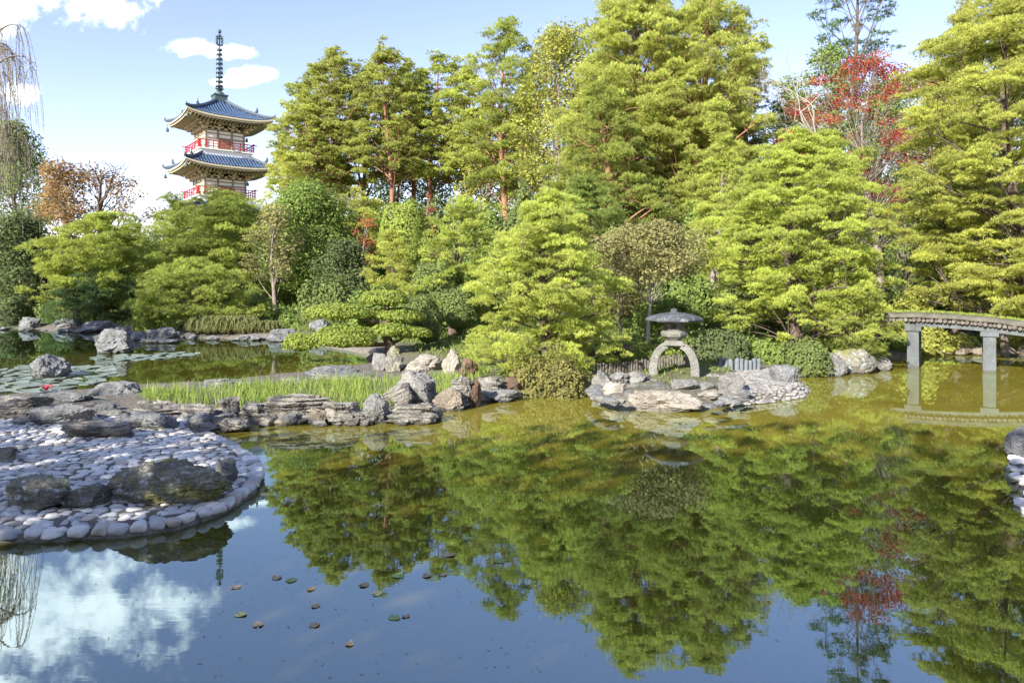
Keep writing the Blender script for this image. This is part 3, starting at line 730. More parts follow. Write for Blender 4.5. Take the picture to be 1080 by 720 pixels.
# ------------------------------------------------------------------ earthen bridge
def bridge():
    p1 = np.array([12.45, 21.2]); d = np.array([1.62, -1.08]); d /= np.linalg.norm(d); ang = math.atan2(d[1], d[0])
    root = thing('footbridge', 'low arched footbridge of cross laid logs under mossy earth on stone piers', 'bridge', (p1[0], p1[1], 0), ang)
    zb = lambda s: 1.29-.026*s*s
    Wd = 1.35; S = np.linspace(-2.6, 6.0, 30)
    for yy in (.12, Wd-.12):
        b = MB()
        for i in range(len(S)-1): b.beam((S[i]-.01, yy, zb(S[i])+.07), (S[i+1]+.01, yy, zb(S[i+1])+.07), .2, .15)
        b.obj('beam', M['beam_stone'], root)
    for s in (0, 1.95, 3.95):
        for yy in (.14, Wd-.14):
            c = MB(); c.box((s, yy, zb(s)/2-.35), (.34, .34, zb(s)+.44), .0, .94); pr = c.obj('pier', M['beam_stone'], root, bevel=.02)
            k = MB(); k.box((s, yy, zb(s)-.075), (.46, .42, .15)); k.obj('pier_cap', M['beam_stone'], pr, bevel=.02)
    lg = MB(); rng = random.Random(5); s = -2.55
    logs = []
    while s < 6.0:
        r = rng.uniform(.045, .062); z = zb(s)+.147+r; m = MB(); q = rng.uniform(-.03, .03)
        m.tube([(s, -.12+q, z), (s+rng.uniform(-.01, .01), Wd+.1+q, z)], [r, r*.9], 10); logs.append(m.obj('deck_log', M['wood_log'], root, smooth=False)); s += r*2+.006
    e = MB(); N = 60; SS = np.linspace(-2.6, 6.0, N); prof = [(-.06, .0), (-.08, .04), (-.04, .10), (.08, .15), (.35, .17), (Wd-.35, .17), (Wd-.08, .15), (Wd+.04, .10), (Wd+.07, .04), (Wd+.03, .0)]
    vs = []
    for s in SS:
        for (a, b) in prof: vs.append((s, a+.03*wob(s*4, a*3+b*9), zb(s)+.262+b+.02*wob(s*5, a*5)))
    K = len(prof); e.add(vs, [(i*K+j, i*K+(j+1) % K, (i+1)*K+(j+1) % K, (i+1)*K+j) for i in range(N-1) for j in range(K)])
    e.add(vs[:K], [tuple(range(K))]); e.add(vs[-K:], [tuple(range(K-1, -1, -1))])
    ea = e.obj('earth_cover', M['moss_earth'], root, smooth=True)
    r2 = np.random.default_rng(3); n = 1500; ss = r2.uniform(-2.6, 6, n); yy = r2.uniform(.15, Wd-.1, n)
    base = np.stack((ss, yy, np.array([zb(a) for a in ss])+.42), 1); v, t = blades(r2, base, np.tile([0, 0, 1.], (n, 1)), np.full(n, .09), np.full(n, .02), 3, .6, r2.uniform(.2, .8, n))
    link('moss_tufts', npmesh('moss_tufts', v, quads=np.arange(len(v)).reshape(-1, 4), tint=t, mat=M['leaf_clip']), ea)
bridge()

# ------------------------------------------------------------------ rocks
R_ = rock
# far left bank and the two boulders in the water
R_(32, 72, 374, 400, 'dark domed boulder standing alone in the water behind the lily pads', 0, 'round', 'rock_blue', .8, sink=.2)
R_(100, 144, 346, 373, 'large blue-grey boulder in the water in front of the far left bank', 0, 'boulder', 'rock_blue', .8, sink=.2)
R_(61, 87, 334, 348.5, 'pale blue faceted rock on the far left bank under the dark pines', 0, 'boulder', 'rock_blue', .8)
R_(24, 43, 334, 347, 'small grey rock at the left end of the far bank', 0, 'boulder', 'rock_blue', .8)
R_(87, 121, 338, 349.5, 'low flat bank stone right of the pale blue faceted rock', 0, 'slab', 'rock_blue', .5)
R_(138, 156, 349.5, 359, 'small round stone tucked beside the large blue-grey boulder', 0, 'boulder', 'rock_blue', .8)
R_(155, 190, 345, 359, 'wide rock under the yellowish bush on the far bank', 0, 'boulder', 'rock_grey', .7)
R_(146, 190, 357.5, 362, 'thin flat stone at the waterline below the yellowish bush', 0, 'slab', 'rock_blue', .4)
R_(283, 313, 346, 359.5, 'square blue block edging the bank left of the cloud-clipped tree', 0, 'slab', 'rock_blue', .6)
R_(104, 118, 331, 342, 'small bank rock half hidden under the low dark pine', .1, 'boulder', 'rock_blue', .8)
R_(327, 350, 336, 350, 'bluish rock behind the lower clipped pads', .3, 'boulder', 'rock_blue', .8)
# rocks behind the cobble beach
R_(97, 150, 403, 423, 'long smooth dark slab between the lily pads and the iris strip', 0, 'slab', 'rock_blue', .5, rz=.1)
R_(43, 99, 413, 430, 'dark flat rock left of the long smooth slab', .03, 'slab', 'rock_blue', .6)
R_(-14, 52, 418, 446, 'broad dark rock with a pale pitted lower edge at the left frame edge', .08, 'slab', 'rock_strata', .6)
R_(42, 101, 426, 451, 'upright ribbed grey rock at the back of the cobble beach', .10, 'slab', 'rock_blue', .5)
R_(70, 141, 444, 465, 'long pale ridged rock lying on the back of the cobble beach', .10, 'slab', 'rock_strata', .45)
R_(137, 188, 433, 455, 'lumpy blue lichen rock at the back corner of the cobble beach', .08, 'boulder', 'rock_blue', .7)
R_(101, 124, 424, 437, 'small dark rock in the gap behind the ridged rocks', .08, 'boulder', 'rock_blue', .8)
R_(106, 134, 432, 443, 'low flat stone just behind the long pale ridged rock', .08, 'slab', 'rock_grey', .6)
R_(120, 140, 436, 447, 'small dark stone wedged beside the lumpy lichen rock', .08, 'boulder', 'rock_blue', .8)
R_(142, 191, 426, 443, 'dark layered slab behind the lumpy lichen rock', .05, 'strata', 'rock_strata', .5)
# stones behind the irises
for a in ((159, 186, 406, 417, 'leftmost flat blue stone standing behind the iris blades'), (190, 224, 406, 414.5, 'low wide stone behind the irises, second from the left'),
          (216, 248, 399, 411, 'taller twin-topped stone behind the irises'), (252, 277, 402, 411, 'flat stone in the middle of the row behind the irises'),
          (281, 304, 403, 411, 'pale rounded stone in the row behind the irises'), (295, 318, 398, 406, 'low blue stone at the back of the iris row'),
          ): R_(*a, 0, 'slab', 'rock_blue', .55)
R_(328, 380, 386, 400, 'wide flat slab at the water right of the iris row', 0, 'slab', 'rock_blue', .8)
R_(326, 402, 394, 406, 'long low ledge behind the right half of the irises', .0, 'slab', 'rock_grey', .5)
# stacked wall in front of the irises
R_(188, 226, 425, 448, 'leftmost layered brown stone of the wall before the irises', 0, 'strata', 'rock_strata', .6)
R_(226, 253, 418, 444, 'pale chunky stone second in the wall before the irises', 0, 'strata', 'rock_strata', .8)
R_(232, 264, 440, 457, 'tilted streaked stone slipping into the water below the wall', 0, 'slab', 'rock_strata', .7, .25)
R_(203, 233, 446, 458, 'low rough stone at the inlet beside the cobbles', 0, 'slab', 'rock_grey', .7)
R_(252, 290, 425, 446.5, 'wide layered block under the left end of the long capstone', 0, 'strata', 'rock_strata', .6)
R_(280, 350, 416, 434, 'long weathered capstone on the middle of the wall', .22, 'strata', 'rock_strata', .45)
R_(286, 332, 432, 447, 'squared grey stone beneath the long capstone', 0, 'slab', 'rock_strata', .55)
R_(327, 346, 429, 449, 'small rounded pale stone between two layered blocks of the wall', 0, 'boulder', 'rock_warm', .9)
R_(341, 386, 423, 450, 'stack of thin layers right of the small rounded stone', 0, 'strata', 'rock_strata', .7)
R_(382, 413, 416, 448, 'leaning dark block left of the pointed rock', 0, 'boulder', 'rock_grey', .9, .3)
R_(416, 460, 390, 428, 'big pointed blue-grey rock rising above the wall', .1, 'spire', 'rock_grey', .8)
R_(409, 437, 405, 430, 'slanting streaked slab against the left of the pointed rock', .1, 'slab', 'rock_strata', .6, -.5)
R_(406, 463, 425, 448, 'thin layered slab jutting over the water below the pointed rock', 0, 'strata', 'rock_strata', .55)
R_(457, 487, 409, 434, 'squat pale block right of the pointed rock', 0, 'boulder', 'rock_warm', .8)
R_(475, 498, 397, 431, 'tall chunky two-tone stone near the right end of the wall', 0, 'strata', 'rock_strata', .8)
R_(492, 508, 400, 430, 'narrow brown upright stone beside the chunky two-tone stone', 0, 'boulder', 'rock_brown', 1.0)
R_(504, 530, 397, 420, 'layered pale stone near the leafy shrub', .05, 'strata', 'rock_strata', .8)
R_(525, 554, 398, 418, 'brownish block touching the leafy shrub under the central pine', .05, 'boulder', 'rock_brown', .8)
R_(505, 552, 411, 425, 'row-end low stone at the waterline before the leafy shrub', 0, 'slab', 'rock_grey', .6)
# behind, by the cloud-clipped tree
R_(429, 467, 373, 391, 'pale craggy rock on the bank right of the cloud-clipped tree', .25, 'boulder', 'rock_pale', .7)
R_(466, 486, 368, 398, 'upright pale stone left of the central pine', .2, 'spire', 'rock_pale', .8)
R_(484, 504, 378, 400, 'brown shaded stone next to the upright pale stone', .2, 'boulder', 'rock_brown', .8)
R_(393, 410, 372, 391, 'square stone under the cloud-clipped tree trunk', .1, 'slab', 'rock_grey', .9)
R_(406, 426, 364, 391, 'tall dark rock beside the cloud-clipped tree trunk', .15, 'boulder', 'rock_lichen', .9)
R_(446, 465, 341, 358, 'dark jagged rock below the dark clipped domes', .6, 'boulder', 'rock_blue', .8)
# lantern point
R_(637, 659, 402, 425, 'pale upright stone with a flat face at the water edge left of the lantern', 0, 'slab', 'rock_pale', .5)
R_(664, 737, 411, 435, 'large pale flat-topped stone in front of the lantern', 0, 'slab', 'rock_pale', .5)
R_(737, 763, 411, 429, 'stepped pale stone right of the large flat-topped stone', 0, 'strata', 'rock_warm', .7)
R_(757, 784, 393, 417, 'dark rock between the lantern and the pale pebble beach', .15, 'boulder', 'rock_grey', .8)
R_(812, 842, 384, 409, 'grey pointed boulder at the back of the pale pebble beach', .1, 'boulder', 'rock_blue', .8)
R_(752, 768, 420, 430, 'small wet stone at the tip of the lantern point', 0, 'slab', 'rock_grey', .7)
R_(641, 663, 392, 405, 'grey stone behind the pale upright stone', .25, 'boulder', 'rock_grey', .8)
R_(661, 681, 391, 404, 'dark mossy stone left of the lantern legs', .25, 'boulder', 'rock_grey', .8)
R_(624, 643, 390, 408, 'dark stone at the foot of the leafy shrub near the log edging', .2, 'boulder', 'rock_grey', .8)
R_(707, 737, 400, 411, 'flat stepping stone between the lantern legs', .25, 'slab', 'rock_grey', .6)
R_(684, 706, 403, 412, 'flat grey stone before the left lantern leg', .22, 'slab', 'rock_grey', .6)
R_(738, 757, 402, 412, 'low mottled stone right of the right lantern leg', .22, 'slab', 'rock_grey', .6)
R_(660, 683, 404, 414, 'thin stone slab above the water behind the large flat-topped stone', .12, 'slab', 'rock_grey', .6)
R_(594, 626, 350, 379, 'rounded brown boulder behind the central pine', .5, 'round', 'rock_brown', .8)
R_(650, 667, 363, 374, 'small reddish rock above the log edging', .7, 'boulder', 'rock_brown', .8)
SR = 'small stones scattered on the lantern point'
rgs = random.Random(31)
for k in range(86):
    a = rgs.uniform(622, 790); b = rgs.uniform(402, 424)-abs(a-715)*.06; wd = rgs.uniform(7, 19)
    if k > 40 and 655 < a < 745: a = rgs.choice((rgs.uniform(622, 655), rgs.uniform(745, 790)))
    if k > 40: b = np.interp(a, [622, 632, 665, 700, 740, 775, 790], [413, 424, 429, 433, 431, 426, 424])+rgs.uniform(-3, 1)
    elif 664 < a < 737 and b > 410: b = rgs.uniform(402, 410)
    R_(a-wd/2, a+wd/2, b-wd*rgs.uniform(.25, .5), b, 'small rough grey stone among the rubble round the lantern feet', .2, rgs.choice(('slab', 'boulder', 'slab')), rgs.choice(('rock_grey', 'rock_strata', 'rock_blue')), .8, group=SR)
WR = 'small filler stones along the stacked wall'
for k in range(46):
    a = rgs.uniform(192, 540); b = np.interp(a, [190, 260, 400, 455, 480, 545], [452, 449, 449, 447, 434, 420])+rgs.uniform(-4, 1.5); wd = rgs.uniform(9, 22)
    R_(a-wd/2, a+wd/2, b-wd*rgs.uniform(.35, .8), b, 'small filler stone wedged low in the stacked wall', 0, rgs.choice(('slab', 'boulder', 'strata')), rgs.choice(('rock_grey', 'rock_strata', 'rock_strata', 'rock_warm')), .9, group=WR)
BR = 'small rocks between the cobble beach and the irises'
for k in range(26):
    a = rgs.uniform(-10, 215); b = np.interp(a, [0, 60, 140, 215], [447, 452, 446, 446])+rgs.uniform(-22, 3); wd = rgs.uniform(12, 30)
    R_(a-wd/2, a+wd/2, b-wd*rgs.uniform(.25, .5), b, 'small rock filling the gap between the ridged rocks behind the cobbles', .08, rgs.choice(('slab', 'boulder', 'strata')), rgs.choice(('rock_grey', 'rock_blue', 'rock_strata')), .8, group=BR)
FR = 'edge stones along the far left shore'
for k in range(22):
    a = rgs.uniform(-20, 330); b = np.interp(a, [0, 60, 150, 205, 290, 330], [348, 350, 353, 358, 360, 364])+rgs.uniform(-1, .6); wd = rgs.uniform(8, 20)
    R_(a-wd/2, a+wd/2, b-wd*rgs.uniform(.25, .5), b, 'low edge stone along the far left shore', 0, 'boulder', 'rock_blue', .8, group=FR)
# right bank and bridge
R_(862, 893, 372, 397, 'pointed grey rock at the water left of the bridge', 0, 'spire', 'rock_grey', .8)
R_(876, 921, 367, 393, 'broad mossy boulder between the pointed rock and the bridge', .05, 'round', 'rock_lichen', .7)
R_(915, 937, 375, 391, 'dark stone under the left end of the bridge', 0, 'boulder', 'rock_grey', .8)
for i, (a, b, l) in enumerate(((966, 984, 'small pale shore stone just right of the left bridge pier'), (986, 1002, 'low shore stone between the bridge piers'), (1003, 1022, 'rounded shore stone in the middle under the bridge'),
          (1022, 1041, 'flat shore stone left of the right bridge pier'), (1056, 1071, 'small shore stone right of the right bridge pier'), (1070, 1090, 'round pale stone on the far shore at the right frame edge'))):
    R_(a, b, 366-(4 if i == 5 else 0), 375, l, 0, 'boulder', 'rock_warm', .8)
R_(1005, 1040, 296, 322, 'weathered boulder on the bare slope behind the bridge', 1.9, 'boulder', 'rock_warm', .8) if False else None
# near beaches
R_(119, 246, 485, 533, 'large dark lichen-covered boulder lying on the cobble beach', .12, 'round', 'rock_lichen', .42, seed=4242, rz=.0)
R_(228, 251, 483, 508, 'smooth grey stone leaning on the right end of the large dark boulder', .12, 'round', 'rock_grey', .8)
R_(3, 79, 503, 538, 'long brown mossy boulder on the left of the cobble beach', .12, 'boulder', 'rock_lichen', .5)
R_(61, 114, 513, 535, 'low dark brown stone touching the long mossy boulder', .12, 'round', 'rock_lichen', .6)
R_(-22, 22, 472, 490, 'dark flat boulder cut by the left frame edge on the cobbles', .12, 'slab', 'rock_lichen', .6)
R_(1060, 1100, 449, 488, 'smooth dark overhanging boulder at the right frame edge', .02, 'round', 'rock_blue', .8)

# ------------------------------------------------------------------ cobble beaches
def cobbles():
    rng = random.Random(11); base = []
    for k in range(7):
        bm = bmesh.new(); bmesh.ops.create_icosphere(bm, subdivisions=3, radius=1); o = Vector((k*7.3, 2, 5))
        for v in bm.verts:
            p = v.co; p = Vector((p.x*(.85+.1*abs(p.y)), p.y*(.85+.1*abs(p.x)), p.z)); p.z = max(-.6, min(.72, p.z)); v.co = p*(1+.38*mnoise.noise(v.co*1.2+o)+.10*mnoise.noise(v.co*3+o))
        me = bpy.data.meshes.new('cobblestone'); bm.to_mesh(me); bm.free(); me.polygons.foreach_set('use_smooth', np.ones(len(me.polygons), bool)); me.materials.append(M['cobble']); base.append(me)
    big = []
    P = np.array(POLY_BEACH)
    # rim stones along the water
    rim = [p for p in P[1:12]]; rim = np.array(rim[1:]); seg = np.linalg.norm(np.diff(rim, axis=0), axis=1); cum = np.concatenate(([0], np.cumsum(seg))); s = -3.0
    spots = []
    while s < cum[-1]:
        L = rng.uniform(.17, .25); ss = max(0, s)
        X = np.interp(ss, cum, rim[:, 0]); Yy = np.interp(ss, cum, rim[:, 1]); X2 = np.interp(ss+.1, cum, rim[:, 0]); Y2 = np.interp(ss+.1, cum, rim[:, 1]); a = math.atan2(Y2-Yy, X2-X)
        if s < 0: X += s; a = .02; Yy += 0
        spots.append((X-math.sin(a)*.10, Yy+math.cos(a)*.10, a, L*.54, rng.uniform(.095, .125), rng.uniform(.06, .075), 1)); s += L*.93
    nrim = len(spots)
    # rows following the rim direction
    yy = 6.6; row = 0
    while yy < 13.2:
        xx = -9.6+rng.uniform(0, .2)
        while xx < -2.3:
            w = rng.choice((rng.uniform(.085, .14), rng.uniform(.13, .20), rng.uniform(.17, .24)))
            x_, y_ = xx+rng.uniform(-.02, .02), yy+rng.uniform(-.035, .035)+.05*math.sin(xx*2+row*.3)
            spots.append((x_, y_, rng.gauss(0, .35), w*.55, rng.uniform(.066, .098), rng.uniform(.03, .046), 0)); xx += w*.92
        yy += .137; row += 1
    sx = np.array([q[0] for q in spots]); sy = np.array([q[1] for q in spots]); d = sdist(POLY_BEACH, sx, sy); hz = height(sx, sy)
    keep = [i for i in range(len(spots)) if (i < nrim) or (d[i] > .20 and -.72*sy[i]-.6 < sx[i]-0 and sx[i]*FP/sy[i]+540 > -40 and not (sy[i] > 9.6 and sx[i] > -1.0))]
    # nobody lays cobbles past the ridged rocks
    keep = [i for i in keep if i < nrim or sy[i] < 12.6]
    vis = sorted(keep, key=lambda i: sy[i])
    return base, spots, vis, hz, nrim, rng
base_c, spots, vis, hz, nrim, rngc = cobbles()
near = vis[:300]; rest = vis[300:]
for i in near:
    x, y, a, rx, ry, rz_, rim = spots[i]
    o = link('cobblestone', base_c[rngc.randrange(7)], None, (x, y, max(.06, hz[i]) + (-.022 if rim else -.012))); o.rotation_euler = (rngc.gauss(0, .09), rngc.gauss(0, .09), a+rngc.choice((0, PI))); o.scale = (rx, ry, rz_)
    if rim: tag(o, 'large flat cobblestone on the outer rim of the near left beach', 'cobblestone', 'rim cobbles of the left beach')
    else: tag(o, 'rounded grey cobblestone set flat in the near part of the left beach', 'cobblestone', 'cobbles in the near part of the left beach')
def cobble_mass(name, items, label):
    vs, fs, ts, n = [], [], [], 0
    for (x, y, z, a, rx, ry, rz_) in items:
        me = base_c[rngc.randrange(7)]; v = np.empty(len(me.vertices)*3, np.float32); me.vertices.foreach_get('co', v); v = v.reshape(-1, 3)*np.array([rx, ry, rz_]); c, s = math.cos(a), math.sin(a)
        w = np.stack((v[:, 0]*c-v[:, 1]*s+x, v[:, 0]*s+v[:, 1]*c+y, v[:, 2]+z+v[:, 0]*rngc.gauss(0, .09)), 1)
        f = np.empty(len(me.polygons)*3, np.int32); me.polygons.foreach_get('vertices', f); vs.append(w); fs.append(f.reshape(-1, 3)+n); n += len(w); ts.append(np.full(len(w), rngc.random()))
    o = link(name, npmesh(name, np.concatenate(vs), tris=np.concatenate(fs), tint=np.concatenate(ts), smooth=True, mat=M['pebble' if name == 'pebbles' else 'cobble'])); tag(o, label, 'cobbles', kind='stuff')
cobble_mass('cobbles', [(spots[i][0], spots[i][1], max(.06, hz[i])-.012, *spots[i][2:6]) for i in rest], 'smaller grey cobbles filling the back of the left beach')
def scatter_pebbles(poly, n, r0, r1, zoff, seed):
    rg = np.random.default_rng(seed); P = np.array(poly); lo, hi = P.min(0), P.max(0); out = []; pts = rg.uniform(lo, hi, (n*6, 2)); d = sdist(poly, pts[:, 0], pts[:, 1]); pts = pts[d > 0]
    kept = np.empty((0, 2)); 
    for p in pts:
        if len(kept) == 0 or np.min(np.hypot(*(kept-p).T)) > r0*1.35: kept = np.vstack((kept, p))
        if len(kept) >= n: break
    z = height(kept[:, 0], kept[:, 1])
    for (x, y), zz in zip(kept, z):
        r = rg.uniform(r0, r1); out.append((x, y, max(.03, zz)+zoff, rg.uniform(0, 6.3), r*1.1, r*.9, r*.4))
    return out
cobble_mass('pebbles', scatter_pebbles(g2([(768, 429), (800, 426), (846, 420), (852, 412), (838, 403), (815, 398), (785, 396), (770, 410)]), 1500, .05, .085, -.005, 4), 'pale pebbles paving the little beach right of the lantern')
cobble_mass('cobbles', scatter_pebbles(POLY_RIGHT[:5]+[(9.5, 6.0), (11.5, 8.5), (11, 11.8)], 700, .085, .13, 0, 9), 'brown and grey cobbles of the beach at the right frame edge')

# ------------------------------------------------------------------ edging of stakes
def stakes(label, pts, n, r, h, mat, name, cat, seed, gap=1.0):
    rg = random.Random(seed); P = np.array(pts); L = np.concatenate(([0], np.cumsum(np.linalg.norm(np.diff(P, axis=0), axis=1))))
    b = P[0]; z0 = ground(*b); root = thing(name, label, cat, (b[0], b[1], z0))
    for i in range(n):
        s = L[-1]*(i+.5)/n; x = np.interp(s, L, P[:, 0]); y = np.interp(s, L, P[:, 1]); z = ground(x, y); m = MB(); hh = h*rg.uniform(.85, 1.1)
        m.tube([(x-b[0], y-b[1], z-z0-.15), (x-b[0]+rg.gauss(0, .01), y-b[1], z-z0+hh-.02), (x-b[0], y-b[1], z-z0+hh)], [r, r, r*.8], 9); m.obj('stake', M[mat], root)
sg = lambda px, Y: ((px-540)*Y/FP, Y)
stakes('low dark edging of short round log stakes behind the stone lantern', [sg(626, 17.6), sg(660, 17.9), sg(700, 18.2), sg(738, 18.4)], 38, .032, .27, 'wood_log', 'log_edging', 'edging', 3)
stakes('short row of pale blue stone stakes right of the lantern', [sg(757, 18.6), sg(778, 18.3), sg(802, 18.6)], 9, .062, .30, 'stone_blue', 'stone_edging', 'edging', 4)

# ------------------------------------------------------------------ grass, irises, sedges
def iris():
    rg = np.random.default_rng(8); poly = g2([(150, 430), (185, 436), (225, 437), (262, 438), (340, 438), (395, 438), (455, 428), (480, 420), (520, 406), (508, 400), (440, 407), (380, 408), (330, 412), (250, 417), (190, 421), (150, 424)])
    P = np.array(poly); lo, hi = P.min(0), P.max(0); p = rg.uniform(lo, hi, (26000, 2)); d = sdist(poly, p[:, 0], p[:, 1]); cl = wob(p[:, 0]*2.2, p[:, 1]*2.2)
    p = p[(d > 0) & (cl > rg.uniform(-1.2, 1.6, len(p)))]; n = len(p)
    z = np.maximum(height(p[:, 0], p[:, 1]), -.05); base = np.stack((p[:, 0], p[:, 1], z), 1)
    dirs = unit(np.array([.0, 0, 1.])+.30*rg.normal(size=(n, 3))); L = rg.uniform(.14, .42, n)*(1-.35*sm(0, 3.5, p[:, 0]+4.8)); 
    v, t = blades(rg, base, dirs, L, np.full(n, .020), 1, .2, rg.uniform(.1, .9, n))
    o = link('iris_grass', npmesh('iris_grass', v, quads=np.arange(len(v)).reshape(-1, 4), tint=t, mat=M['grass_blade'])); tag(o, 'bright green iris blades growing behind the stacked stone wall', 'grass', kind='stuff')
iris()
def groundcover():
    rg = np.random.default_rng(18); n = 60000; x = rg.uniform(-30, 22, n); y = rg.uniform(14.5, 46, n); d = sdist(POLY_MAIN, x, y); k = (d > 1.6) & (wob(x*.9, y*.9) > rg.uniform(-1.2, .9, n)); x, y = x[k], y[k]
    z = height(x, y); base = np.stack((x, y, z-.01), 1); n = len(x); L = .0055*y*rg.uniform(.8, 2.0, n)
    v, t = blades(rg, base, np.tile([0, 0, 1.], (n, 1)), L, L*.3, 2, .6, rg.uniform(.0, .8, n))
    o = link('ground_cover', npmesh('ground_cover', v, quads=np.arange(len(v)).reshape(-1, 4), tint=t, mat=M['leaf_green'])); tag(o, 'low grass and fallen needles covering the bank between the trees', 'ground cover', kind='stuff')
groundcover()
def sedge(label, px0, px1, Y, h, droop, seed, n=900, mat='sedge'):
    rg = np.random.default_rng(seed); x0, x1 = (px0-540)*Y/FP, (px1-540)*Y/FP; xc = (x0+x1)/2; z0 = ground(xc, Y)
    root = thing('sedge_clump', label, 'sedge', (xc, Y, z0)); vs = []; ts = []
    for i in range(n):
        bx = rg.uniform(x0, x1)-xc; by = rg.normal(0, .25); a = rg.uniform(0, 6.28); hh = h*rg.uniform(.6, 1.1); o = hh*rg.uniform(.2, .6)
        P = bez(np.array([bx, by, 0]), np.array([bx+math.cos(a)*o*.4, by+math.sin(a)*o*.4-.1, hh]), np.array([bx+math.cos(a)*o, by+math.sin(a)*o-.3*droop, hh*(1-droop)]), 5)
        w = np.array([.03, .035, .03, .02, .004])[:, None]*np.array([1., .2, 0]); A, B = P-w, P+w
        for j in range(4): vs.append(np.array([A[j], B[j], B[j+1], A[j+1]]))
        ts.append(np.full(16, rg.uniform(0, 1)))
    v = np.concatenate(vs); link('blades', npmesh('blades', v, quads=np.arange(len(v)).reshape(-1, 4), tint=np.concatenate(ts), mat=M[mat]), root)
sedge('brown drooping sedge hanging over the far bank under the low green pine', 206, 262, 34.2, 1.5, .9, 1)
sedge('darker sedge fringe along the far bank, right of the drooping sedge', 258, 292, 34.0, 1.0, .8, 2, 500)

# ------------------------------------------------------------------ lily pads, floating leaves, sunken pots
def padmat(name, c1, c2, sc=4):
    m, nt, out = newmat(name); oi = nt.nodes.new('ShaderNodeObjectInfo'); c = ramp(nt, oi.outputs['Random'], [(0, c1), (1, c2)])
    n = noise_n(nt, coords(nt, 'Object'), sc, 4, .6); c = mixc(nt, ramp(nt, n, [(.45, 0.0), (.75, .5)]), c, tuple(.5*q for q in c1)); principled(nt, out, c, .45, None, 0, .4); return m
M['pad'] = padmat('pad', (.13, .17, .14), (.20, .235, .20)); M['pad_yellow'] = padmat('pad_yellow', (.55, .50, .14), (.70, .62, .22), 6); M['pad_green'] = padmat('pad_green', (.17, .25, .07), (.24, .32, .10), 6); M['dead_leaf'] = padmat('dead_leaf', (.30, .21, .11), (.46, .35, .20), 6)
M['flower_red'] = simple('flower_red', (.45, .03, .05), (.6, .06, .09), 4, .6); M['pot_rim'] = simple('pot_rim', (.62, .68, .70), (.74, .78, .80), 6, .8)
def padmesh(mat, seed, cut=.25, cup=.03):
    rg = random.Random(seed); mb = MB(); n = 22; rings = [0, .5, .9, 1.0]; vs = [(0, 0, .004)]; a0 = rg.uniform(0, 6.28)
    for r in rings[1:]:
        for i in range(n):
            a = a0+cut/2+(2*PI-cut)*i/(n-1); q = r*(1+.05*math.sin(3*a+seed)+.03*math.sin(7*a)); vs.append((q*math.cos(a), q*math.sin(a), .004+cup*(r**6)*(.6+.5*math.sin(2*a+seed))))
    fs = [(0, 1+i, 2+i) for i in range(n-1)]
    for k in range(2):
        for i in range(n-1): a = 1+k*n+i; fs.append((a, a+n, a+n+1, a+1))
    top = len(vs); vs2 = [(x, y, z-.02) for x, y, z in vs]; mb.add(vs, fs); mb.add(vs2, [tuple(reversed(f)) for f in fs]); o = 1+2*n
    for i in range(n-1): mb.f.append((o+i, top+o+i, top+o+i+1, o+i+1))
    return mb.mesh('lily_pad', mat)
pm = [padmesh(M['pad'], s) for s in range(5)]
def padfield(poly, n, r0, r1, label, group, seed):
    rg = random.Random(seed); P = np.array(poly); lo, hi = P.min(0), P.max(0); kept = []
    for _ in range(n*40):
        x, y = rg.uniform(lo[0], hi[0]), rg.uniform(lo[1], hi[1]); r = rg.uniform(r0, r1)
        if sdist(poly, np.array([x]), np.array([y]))[0] < 0 or any(math.hypot(x-a, y-b) < (r+c)*.93 for a, b, c in kept): continue
        kept.append((x, y, r))
        if len(kept) >= n: break
    for x, y, r in kept:
        o = link('lily_pad', pm[rg.randrange(5)], None, (x, y, .004)); o.scale = (r, r, 1); o.rotation_euler = (rg.gauss(0, .006), rg.gauss(0, .006), rg.uniform(0, 6.28)); tag(o, label, 'lily pad', group)
padfield(g2([(-15, 411), (-15, 392), (30, 386), (85, 386), (122, 388), (118, 393), (108, 400), (94, 405), (60, 413), (20, 416)]), 130, .20, .34, 'grey-green lily pad in the field left of the long smooth slab', 'lily pads at the left edge', 1)
padfield(g2([(98, 377), (138, 374.3), (190, 372), (212, 373.3), (190, 376.5), (150, 379.5), (110, 379.5)]), 60, .2, .36, 'grey-green lily pad in the small raft beyond the domed boulder', 'lily pads in the far raft', 2)
fl = MB()
for i in range(9):
    a = i*2*PI/9; fl.add([(0, 0, .02), (.10*math.cos(a-.3), .10*math.sin(a-.3), .10), (.17*math.cos(a), .17*math.sin(a), .16), (.10*math.cos(a+.3), .10*math.sin(a+.3), .10)], [(0, 1, 2, 3)])
o = fl.obj('water_lily', M['flower_red'], None, G(49, 412.5)); tag(o, 'small red water lily flower among the left lily pads', 'flower')
